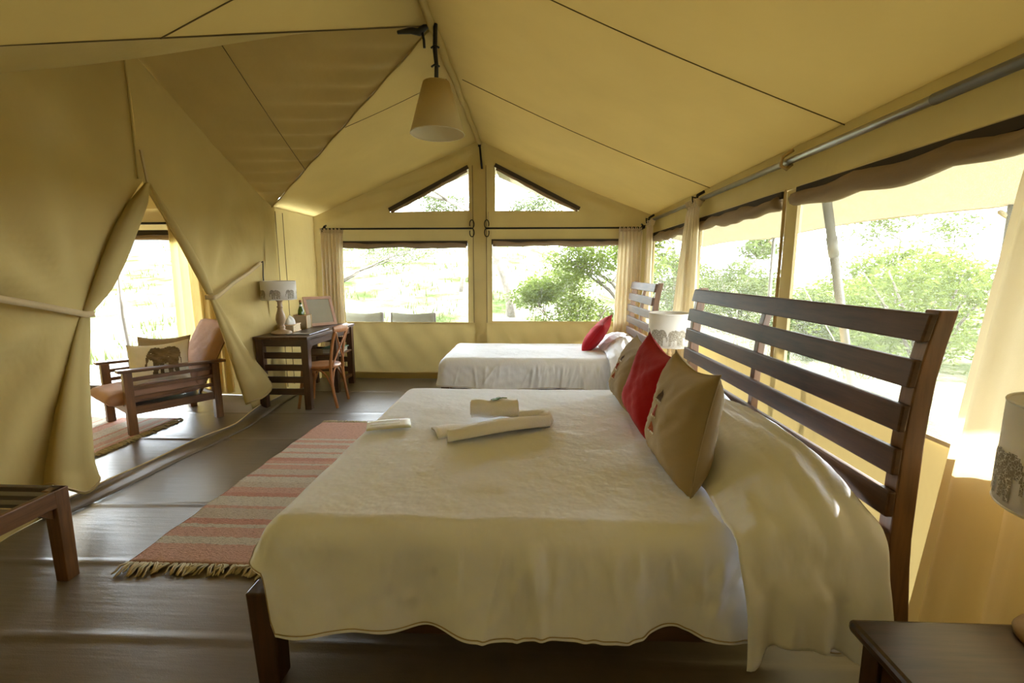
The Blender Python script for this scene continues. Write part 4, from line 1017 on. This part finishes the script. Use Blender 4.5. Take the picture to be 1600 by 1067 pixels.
t = thing('ridge_hook', 'black knotted strap end at the ridge next to the pendant stem', 'strap', (XC - .07, 3.42, ZR - .1))
m = MB(); m.tube([(-.18, .04, .03), (-.08, .02, .03), (-.02, 0, .01), (.02, 0, .04), (.05, 0, .05)], [.012, .022, .026, .02, .01], 8); link('knot', m, 'black', t, True)
m = MB(); m.tube([(.0, 0, .01), (.012, 0, -.04), (.014, 0, -.09)], .010, 6); link('tail', m, 'black', t, True)

# ------------------------------------------------------------------ desk group
t = thing('writing_desk', 'dark wooden desk with slatted ends and open shelves against the canvas wall', 'desk', (-2.69, 5.46, 0))
dx0, dx1, dy0, dy1, dh = -.30, .30, -.68, .66, .81
for k in range(3):
    a = dx0 + (dx1 - dx0) * k / 3; m = MB(); m.box((a + .001, dy0, dh - .03), (a + (dx1 - dx0) / 3 - .001, dy1, dh)); link('top_plank', m, 'dark_wood', t, bevel=.003)
for px in (dx0 + .05, dx1 - .05):
    for py in (dy0 + .06, .10, dy1 - .06):
        if py == .10 and px < 0: continue
        m = MB(); q = .036; m.hexa([(px - q, py - q, 0), (px + q, py - q, 0), (px + q, py + q, 0), (px - q, py + q, 0)], [(px - q * 1.1, py - q, dh - .03), (px + q * 1.1, py - q, dh - .03), (px + q * 1.1, py + q, dh - .03), (px - q * 1.1, py + q, dh - .03)])
        link('leg', m, 'dark_wood_z', t, bevel=.004)
for py in (dy0 + .06, dy1 - .06):
    for k in range(4):
        z = .16 + .135 * k; m = MB(); m.box((dx0 + .05, py - .013, z), (dx1 - .05, py + .013, z + .07)); link('end_slat', m, 'dark_wood_x', t, bevel=.004)
    m = MB(); m.box((dx0 + .05, py - .015, .70), (dx1 - .05, py + .015, .78)); link('end_apron', m, 'dark_wood_x', t, bevel=.003)
for px in (dx0 + .05, dx1 - .05):
    m = MB(); m.box((px - .015, dy0 + .06, .69), (px + .015, dy1 - .06, .78)); link('apron', m, 'dark_wood', t, bevel=.003)
m = MB(); m.box((dx0 + .03, .10, .455), (dx1 - .02, dy1 - .03, .475)); link('shelf', m, 'red_wood_y', t, bevel=.004)
m = MB(); m.box((dx1 - .09, .10, .10), (dx1 - .03, dy1 - .06, .14)); link('stretcher', m, 'red_wood_y', t, bevel=.004)
m = MB(); m.add([(dx1 - .06, dy0 + .09, .69), (dx1 - .04, dy0 + .09, .69), (dx1 - .04, dy0 + .09, .60), (dx1 - .06, dy0 + .09, .60), (dx1 - .06, dy0 + .2, .69), (dx1 - .04, dy0 + .2, .69)], [(0, 1, 2, 3), (0, 4, 5, 1), (4, 3, 2, 5), (0, 3, 4), (1, 5, 2)]); link('corner_brace', m, 'dark_wood', t)
# books on the desk shelf
bz = .477
for k, (sx, sy, th, mat, cat, lab) in enumerate(((.22, .30, .03, 'white_book', 'book', 'pale thick book at the bottom of the pile on the desk shelf'), (.21, .29, .022, 'white_book', 'book', 'cream book in the middle of the pile on the desk shelf'), (.23, .30, .012, 'green_book', 'book', 'green book topping the pile on the desk shelf'))):
    o = thing('book', lab, cat, (-2.54, 5.82, bz), .1 - .08 * k, 'books on the desk shelf'); 
    m = MB(); m.box((-sx / 2, -sy / 2, 0), (sx / 2, sy / 2, .003)); m.box((-sx / 2, -sy / 2, th - .003), (sx / 2, sy / 2, th)); m.box((-sx / 2, -sy / 2, 0), (-sx / 2 + .003, sy / 2, th)); link('cover', m, mat, o)
    m = MB(); m.box((-sx / 2 + .004, -sy / 2 + .005, .003), (sx / 2 - .005, sy / 2 - .005, th - .003)); link('pages', m, 'paper', o)
    bz += th + .001
# desk top items
o = thing('leather_folder', 'dark leather folder lying open on the desk in front of the tissue box', 'folder', (-2.58, 5.22, .811), .06)
m = MB(); m.box((-.13, -.28, 0), (.12, -.002, .008)); link('cover', m, 'folder', o, bevel=.003)
m = MB(); m.box((-.13, .002, 0), (.12, .30, .008)); link('cover', m, 'folder', o, bevel=.003)
m = MB(); m.bar((-.13, -.26, .010), (.10, -.20, .010), .008, .003); link('pale_edge', m, 'paper', o)
o = thing('tissue_box', 'wicker tissue box with a white tissue on the desk', 'tissue box', (-2.82, 5.27, .811), .15)
m = MB(); m.box((-.07, -.12, 0), (.07, .12, .085)); link('basket', m, 'wicker', o, bevel=.008)
for z in (.004, .083):
    m = MB(); m.tube([(-.072, -.122, z), (.072, -.122, z), (.072, .122, z), (-.072, .122, z), (-.072, -.122, z)], .006, 6); link('cane_rim', m, 'pale_wood', o, True)
m = MB(); m.grid(lambda u, v: ((.05 * (1 - v ** 3)) * math.cos(2 * PI * u) * (1 + .3 * math.sin(4 * PI * u)), -.02 + .07 * (1 - v ** 2 * .7) * math.sin(2 * PI * u) * .8, .085 + .085 * v + .02 * math.sin(6 * PI * u) * v), 24, 8); link('tissue', m, 'tissue', o, True)
o = thing('wicker_holder', 'tall square wicker holder standing on the desk', 'basket', (-2.82, 5.56, .811), .1)
m = MB()
for (a, b_) in (((-.075, -.075), (.075, -.065)), ((-.075, .065), (.075, .075)), ((-.075, -.065), (-.065, .065)), ((.065, -.065), (.075, .065))): m.box((a[0], a[1], 0), (b_[0], b_[1], .165))
m.box((-.07, -.07, 0), (.07, .07, .006)); link('woven_sides', m, 'wicker', o)
for z in (.004, .165):
    m = MB(); m.tube([(-.075, -.075, z), (.075, -.075, z), (.075, .075, z), (-.075, .075, z), (-.075, -.075, z)], .007, 6); link('cane_rim', m, 'pale_wood', o, True)
for sx in (-1, 1):
    for sy in (-1, 1):
        m = MB(); m.tube([(.076 * sx, .076 * sy, 0), (.076 * sx, .076 * sy, .165)], .007, 6); link('cane_post', m, 'pale_wood', o, True)
o = thing('glass_bottle', 'green glass bottle standing in the wicker holder on the desk', 'bottle', (-2.83, 5.555, .8175))
m = MB(); m.lathe([(.034, 0), (.038, .006), (.038, .19), (.034, .22), (.018, .265), (.0145, .29), (.0145, .325)], 20); link('glass_body', m, 'bottle', o, True)
m = MB(); m.lathe([(.016, .312), (.016, .34), (.013, .343)], 16); link('cap', m, 'cane_wood', o, True)
m = MB(); m.lathe([(.0160, .288), (.0195, .266)][::-1], 16, cap=False); link('neck_label', m, 'paper', o, True)
m = MB(); m.lathe([(.0386, .07), (.0386, .16)], 20, cap=False); link('label', m, 'paper', o, True)
o = thing('picture_frame', 'pale wood framed glass leaning on its stand at the far end of the desk', 'frame', (-2.70, 5.86, .811), .85)
Mx = Matrix.Rotation(math.radians(-23), 4, 'X')
W2, H2, fw = .185, .40, .038
for (a, b_) in (((-W2, 0), (W2, fw)), ((-W2, H2 - fw), (W2, H2)), ((-W2, fw), (-W2 + fw, H2 - fw)), ((W2 - fw, fw), (W2, H2 - fw))):
    m = MB(); m.box((a[0], -.012, a[1]), (b_[0], .008, b_[1]), Mx); link('frame_side', m, 'frame_wood', o, bevel=.003)
m = MB(); m.box((-W2 + fw, -.004, fw), (W2 - fw, .004, H2 - fw), Mx); link('glass', m, 'mirror', o)
m = MB(); m.hexa([(-.04, .012, .30), (.04, .012, .30), (.04, .085 + .01, .30), (-.04, .085, .30)], [(-.03, .06, .32), (.03, .06, .32), (.03, .10, .32), (-.03, .10, .32)]); 
m = MB(); m.bar((0, .26, .004), (0, .13, .28), .07, .008, (0, 1, 0)); link('stand', m, 'dark_wood_z', o)

# bentwood chair, back towards the camera side, facing the desk (-X)
t = thing('bentwood_chair', 'orange-brown bentwood chair with crossed back pushed up to the desk', 'chair', (-2.38, 5.06, 0), .06)
def curve(pts, n=20):
    P = [np.array(p, float) for p in pts]; out = []
    for i in range(len(P) - 1):
        p0 = P[max(i - 1, 0)]; p1 = P[i]; p2 = P[i + 1]; p3 = P[min(i + 2, len(P) - 1)]
        for k in range(n if i == len(P) - 2 else n - 1):
            s_ = k / (n - 1); out.append(.5 * ((2 * p1) + (-p0 + p2) * s_ + (2 * p0 - 5 * p1 + 4 * p2 - p3) * s_ ** 2 + (-p0 + 3 * p1 - 3 * p2 + p3) * s_ ** 3))
    return out
m = MB()
m.lathe([(.18, .435), (.205, .44), (.21, .455), (.20, .47), (.12, .462), (.01, .46)], 36); link('seat', m, 'cane_wood', t, True)
for sy in (-1, 1):
    m = MB(); m.tube(curve([(.22, .185 * sy, 0), (.185, .19 * sy, .22), (.17, .185 * sy, .45), (.20, .19 * sy, .70), (.245, .20 * sy, .86)], 8), [.017] * 29, 10); link('back_leg', m, 'cane_wood', t, True)
    m = MB(); m.tube(curve([(-.20, .20 * sy, 0), (-.165, .175 * sy, .25), (-.15, .16 * sy, .44)], 8), .016, 10); link('front_leg', m, 'cane_wood', t, True)
    m = MB(); m.tube(curve([(-.155, .168 * sy, .24), (-.09, .175 * sy, .38), (.02, .18 * sy, .43), (.11, .185 * sy, .38), (.175, .188 * sy, .24)], 8), .011, 8); link('side_brace', m, 'cane_wood', t, True)
    m = MB(); m.tube(curve([(.185, -.175 * sy, .47), (.20, -.10 * sy, .56), (.215, 0, .66), (.235, .12 * sy, .78), (.25, .19 * sy, .86)], 8), .010, 8); link('cross_brace', m, 'cane_wood', t, True)
m = MB(); m.tube(curve([(.18, -.185, .24), (.175, -.11, .40), (.17, 0, .44), (.175, .11, .40), (.18, .185, .24)], 8), .012, 8); link('back_brace', m, 'cane_wood', t, True)
m = MB(); m.tube(curve([(-.158, -.17, .24), (-.15, -.1, .40), (-.15, 0, .43), (-.15, .1, .40), (-.158, .17, .24)], 8), .012, 8); link('front_brace', m, 'cane_wood', t, True)
m = MB()
def rail(u, v):
    y = (-.215 + .43 * u); x = .245 + .055 * math.sin(PI * u) ** 1 - .012; a = 2 * PI * v
    e = .35 + .65 * math.sin(PI * (.06 + .88 * u)) ** .5
    return (x + .013 * math.cos(a) * e, y, .885 + .045 * math.sin(a) * e)
m.grid(rail, 24, 14); link('top_rail', m, 'cane_wood', t, True)

# ------------------------------------------------------------------ luggage bench
t = thing('luggage_bench', 'dark slatted wooden luggage bench in front of the canvas partition', 'bench', (-2.60, 1.67, 0))
a, b_, h = .345, .36, .47
for sx in (-1, 1):
    m = MB(); m.box((sx * a - .03 * (sx > 0) - .0, -b_, h - .085), (sx * a + .03 * (sx < 0), b_, h)); link('long_rail', m, 'red_wood_y', t, bevel=.004)
for sy in (-1, 1):
    m = MB(); m.box((-a + .03, sy * b_ - .03 * (sy > 0), h - .085), (a - .03, sy * b_ + .03 * (sy < 0), h)); link('end_rail', m, 'dark_wood_x', t, bevel=.004)
for k in range(8):
    y = -b_ + .075 + .08 * k; m = MB(); m.box((-a + .03, y - .022, h - .022), (a - .03, y + .022, h - .004)); link('slat', m, 'dark_wood_x', t, bevel=.003)
for sx in (-1, 1):
    for sy in (-1, 1):
        px, py = sx * (a - .033), sy * (b_ - .033)
        m = MB(); q = .034; m.hexa([(px - q * .9, py - q * .9, 0), (px + q * .9, py - q * .9, 0), (px + q * .9, py + q * .9, 0), (px - q * .9, py + q * .9, 0)], [(px - q, py - q, h), (px + q, py - q, h), (px + q, py + q, h), (px - q, py + q, h)]); link('leg', m, 'red_wood', t, bevel=.004)
        m = MB(); py2 = py - sy * .034
        m.add([(px - .012, py2, h - .085), (px + .012, py2, h - .085), (px + .012, py2, h - .14), (px - .012, py2, h - .14), (px - .012, py2 - sy * .07, h - .085), (px + .012, py2 - sy * .07, h - .085)], [(0, 1, 2, 3), (0, 4, 5, 1), (4, 3, 2, 5), (0, 3, 4), (1, 5, 2)]); link('corner_brace', m, 'red_wood', t)

# ------------------------------------------------------------------ rugs
def rug(lab, loc, wx, wy, axis, seed, ends):
    t = thing('striped_rug', lab, 'rug', loc)
    L = wy if axis == 1 else wx; rr = random.Random(seed); w1 = wav(seed, 6, 3, 9)
    m = MB(); m.grid(lambda u, v: (wx * u + .006 * math.sin(40 * v) * (1 if u in (0, 1) else 0), wy * v, .008 + .0025 * w1(8 * u, 14 * v)), 60, 120)
    link('woven_field', m, mk_rug('rug_stripes_%d' % seed, axis, L, seed), t, True, solid=.014)
    shapes = []
    for k in range(5):
        m = MB(); n_ = 3
        for q in range(n_):
            a0 = (q - 1) * .35 + rr.uniform(-.2, .2); l = rr.uniform(.05, .085)
            m.tube([(.008 * (q - 1), 0, .010), (.5 * l * math.sin(a0) + .006 * (q - 1), -.5 * l, .012 + .006 * rr.random()), (l * math.sin(a0) * .7, -l * .9, .006), (l * math.sin(a0 * 1.4) * .6, -l * 1.15, .005)], [.0055, .005, .006, .003], 5)
        me = bpy.data.meshes.new('tassel'); me.from_pydata(m.v, [], m.f); me.materials.append(M['drywood']); me.shade_smooth(); shapes.append(me)
    W_ = wx if axis == 1 else wy
    for end in ends:
        k = 0.012
        while k < W_:
            o = bpy.data.objects.new('tassel', rr.choice(shapes)); COL.objects.link(o); o.parent = t
            s_ = rr.uniform(.8, 1.2); o.scale = (s_, s_, 1)
            if axis == 1: o.location = (k, 0 if end == 0 else wy, 0); o.rotation_euler = (0, 0, rr.uniform(-.5, .5) + (0 if end == 0 else PI))
            else: o.location = (0 if end == 0 else wx, k, 0); o.rotation_euler = (0, 0, rr.uniform(-.5, .5) + (-PI / 2 if end == 0 else PI / 2))
            k += rr.uniform(.024, .042)
    return t
rug('pink and cream striped woven rug on the floor beside the large bed', (-2.08, 2.11, .002), .76, 2.24, 1, 3, (0, 1))
rug('pink striped woven rug under the armchair beyond the canvas partition', (-4.95, 3.0, .002), 1.33, 1.42, 0, 6, (1,))

# ------------------------------------------------------------------ armchair beyond the partition
ang = math.atan2(-.59, -.39)      # facing direction
t = thing('armchair', 'wooden slat-sided armchair with terracotta cushions beyond the canvas partition', 'armchair', (-3.74, 4.42, 0), ang + PI / 2)
# local: front = -Y
hw, hd = .335, .36
for sx in (-1, 1):
    for y, h_ in ((-hd, .60), (hd, .575)):
        m = MB(); q = .034; m.box((sx * hw - q, y - q, 0), (sx * hw + q, y + q, h_)); link('leg', m, 'red_wood', t, bevel=.004)
    m = MB(); m.hexa([(sx * hw - .045, -hd - .07, .60), (sx * hw + .045, -hd - .07, .60), (sx * hw + .04, hd + .10, .575), (sx * hw - .04, hd + .10, .575)], [(sx * hw - .045, -hd - .07, .628), (sx * hw + .045, -hd - .07, .628), (sx * hw + .04, hd + .10, .603), (sx * hw - .04, hd + .10, .603)]); link('armrest', m, 'red_wood_y', t, bevel=.008)
    for z in (.51, .425, .335):
        m = MB(); m.box((sx * hw - .012, -hd, z), (sx * hw + .012, hd, z + .035)); link('side_slat', m, 'red_wood_y', t, bevel=.004)
    m = MB(); m.box((sx * hw - .015, -hd, .20), (sx * hw + .015, hd, .275)); link('side_rail', m, 'red_wood_y', t, bevel=.004)
for y in (-hd, hd):
    m = MB(); m.box((-hw, y - .015, .20), (hw, y + .015, .265)); link('cross_rail', m, 'red_wood', t, bevel=.004)
m = MB(); m.hexa([(-.29, -hd, .262), (.29, -hd, .262), (.29, hd - .05, .24), (-.29, hd - .05, .24)], [(-.29, -hd, .28), (.29, -hd, .28), (.29, hd - .05, .258), (-.29, hd - .05, .258)]); link('seat_board', m, 'dark_wood_x', t)
def slab(p0, ux, uy, uz, sx, sy, sz, seed, name, mat):
    w1 = wav(seed, 8, 2, 7); m = MB()
    p0, ux, uy, uz = (np.array(q, float) for q in (p0, ux, uy, uz))
    def side(u, v, s_):
        a, b2 = 2 * u - 1, 2 * v - 1; e = (max(0, 1 - abs(a) ** 8) ** .4) * (max(0, 1 - abs(b2) ** 8) ** .4)
        return p0 + ux * a * sx / 2 + uy * b2 * sy / 2 + uz * (s_ * (sz / 2 * e) + .008 * w1(3 * a, 3 * b2) * e)
    m.grid(lambda u, v: side(u, v, 1), 22, 22); m.grid(lambda u, v: side(1 - u, v, -1), 22, 22)
    return link(name, m, mat, t, True, weld=True)
slab((0, -.12, .355), (1, 0, 0), (0, 1, .02), (0, 0, 1), .60, .80, .14, 71, 'seat_cushion', 'terracotta')
slab((0, .38, .655), (1, 0, 0), (0, .46, .89), (0, -.89, .46), .62, .74, .12, 72, 'back_cushion', 'terracotta')
for sx in (-.2, 0, .2):
    m = MB(); m.bar((sx, .24, .24), (sx, .54, .80), .05, .02, (0, 1, 0)); link('back_slat', m, 'red_wood', t, bevel=.003)
AM = Matrix.Translation((-3.74, 4.42, 0)) @ Matrix.Rotation(ang + PI / 2, 4, 'Z')
def ele_deco(o, fn):
    m = MB(); m.grid(lambda u, v: (lambda p: (p[0], p[1] - .003, p[2]))(fn(.30 + .62 * u, .10 + .80 * v, 1)), 50, 44, ele_keep(False)); link('elephant_print', m, 'print_ink', o)
cushion('printed_cushion', 'cream cushion printed with a brown elephant leaning in the armchair', 'print_cloth', .52, .15, 81, AM @ Matrix.Translation((.11, -.04, .62)) @ Matrix.Rotation(1.0, 4, 'Z') @ Matrix.Rotation(-.45, 4, 'X') @ Matrix.Rotation(-.08, 4, 'Y'), H=.42, deco=ele_deco)
cushion('plain_cushion', 'taupe cushion tucked behind the elephant cushion in the armchair', 'linen', .46, .13, 84, AM @ Matrix.Translation((-.05, .05, .65)) @ Matrix.Rotation(1.0, 4, 'Z') @ Matrix.Rotation(-.45, 4, 'X'), H=.44)

# ------------------------------------------------------------------ cables
m = MB(); m.tube(curve([(1.30, 1.62, .35), (1.28, 1.60, .12), (1.24, 1.5, .012), (1.18, 1.30, .01), (1.10, 1.2, .012), (1.2, 1.05, .012), (1.36, 1.2, .01), (1.44, 1.25, .3)], 10), .005, 6)
tag(link('lamp_cable', m, 'cable', None, True), 'thin grey lamp cable trailing on the floor behind the nightstand', 'cable')
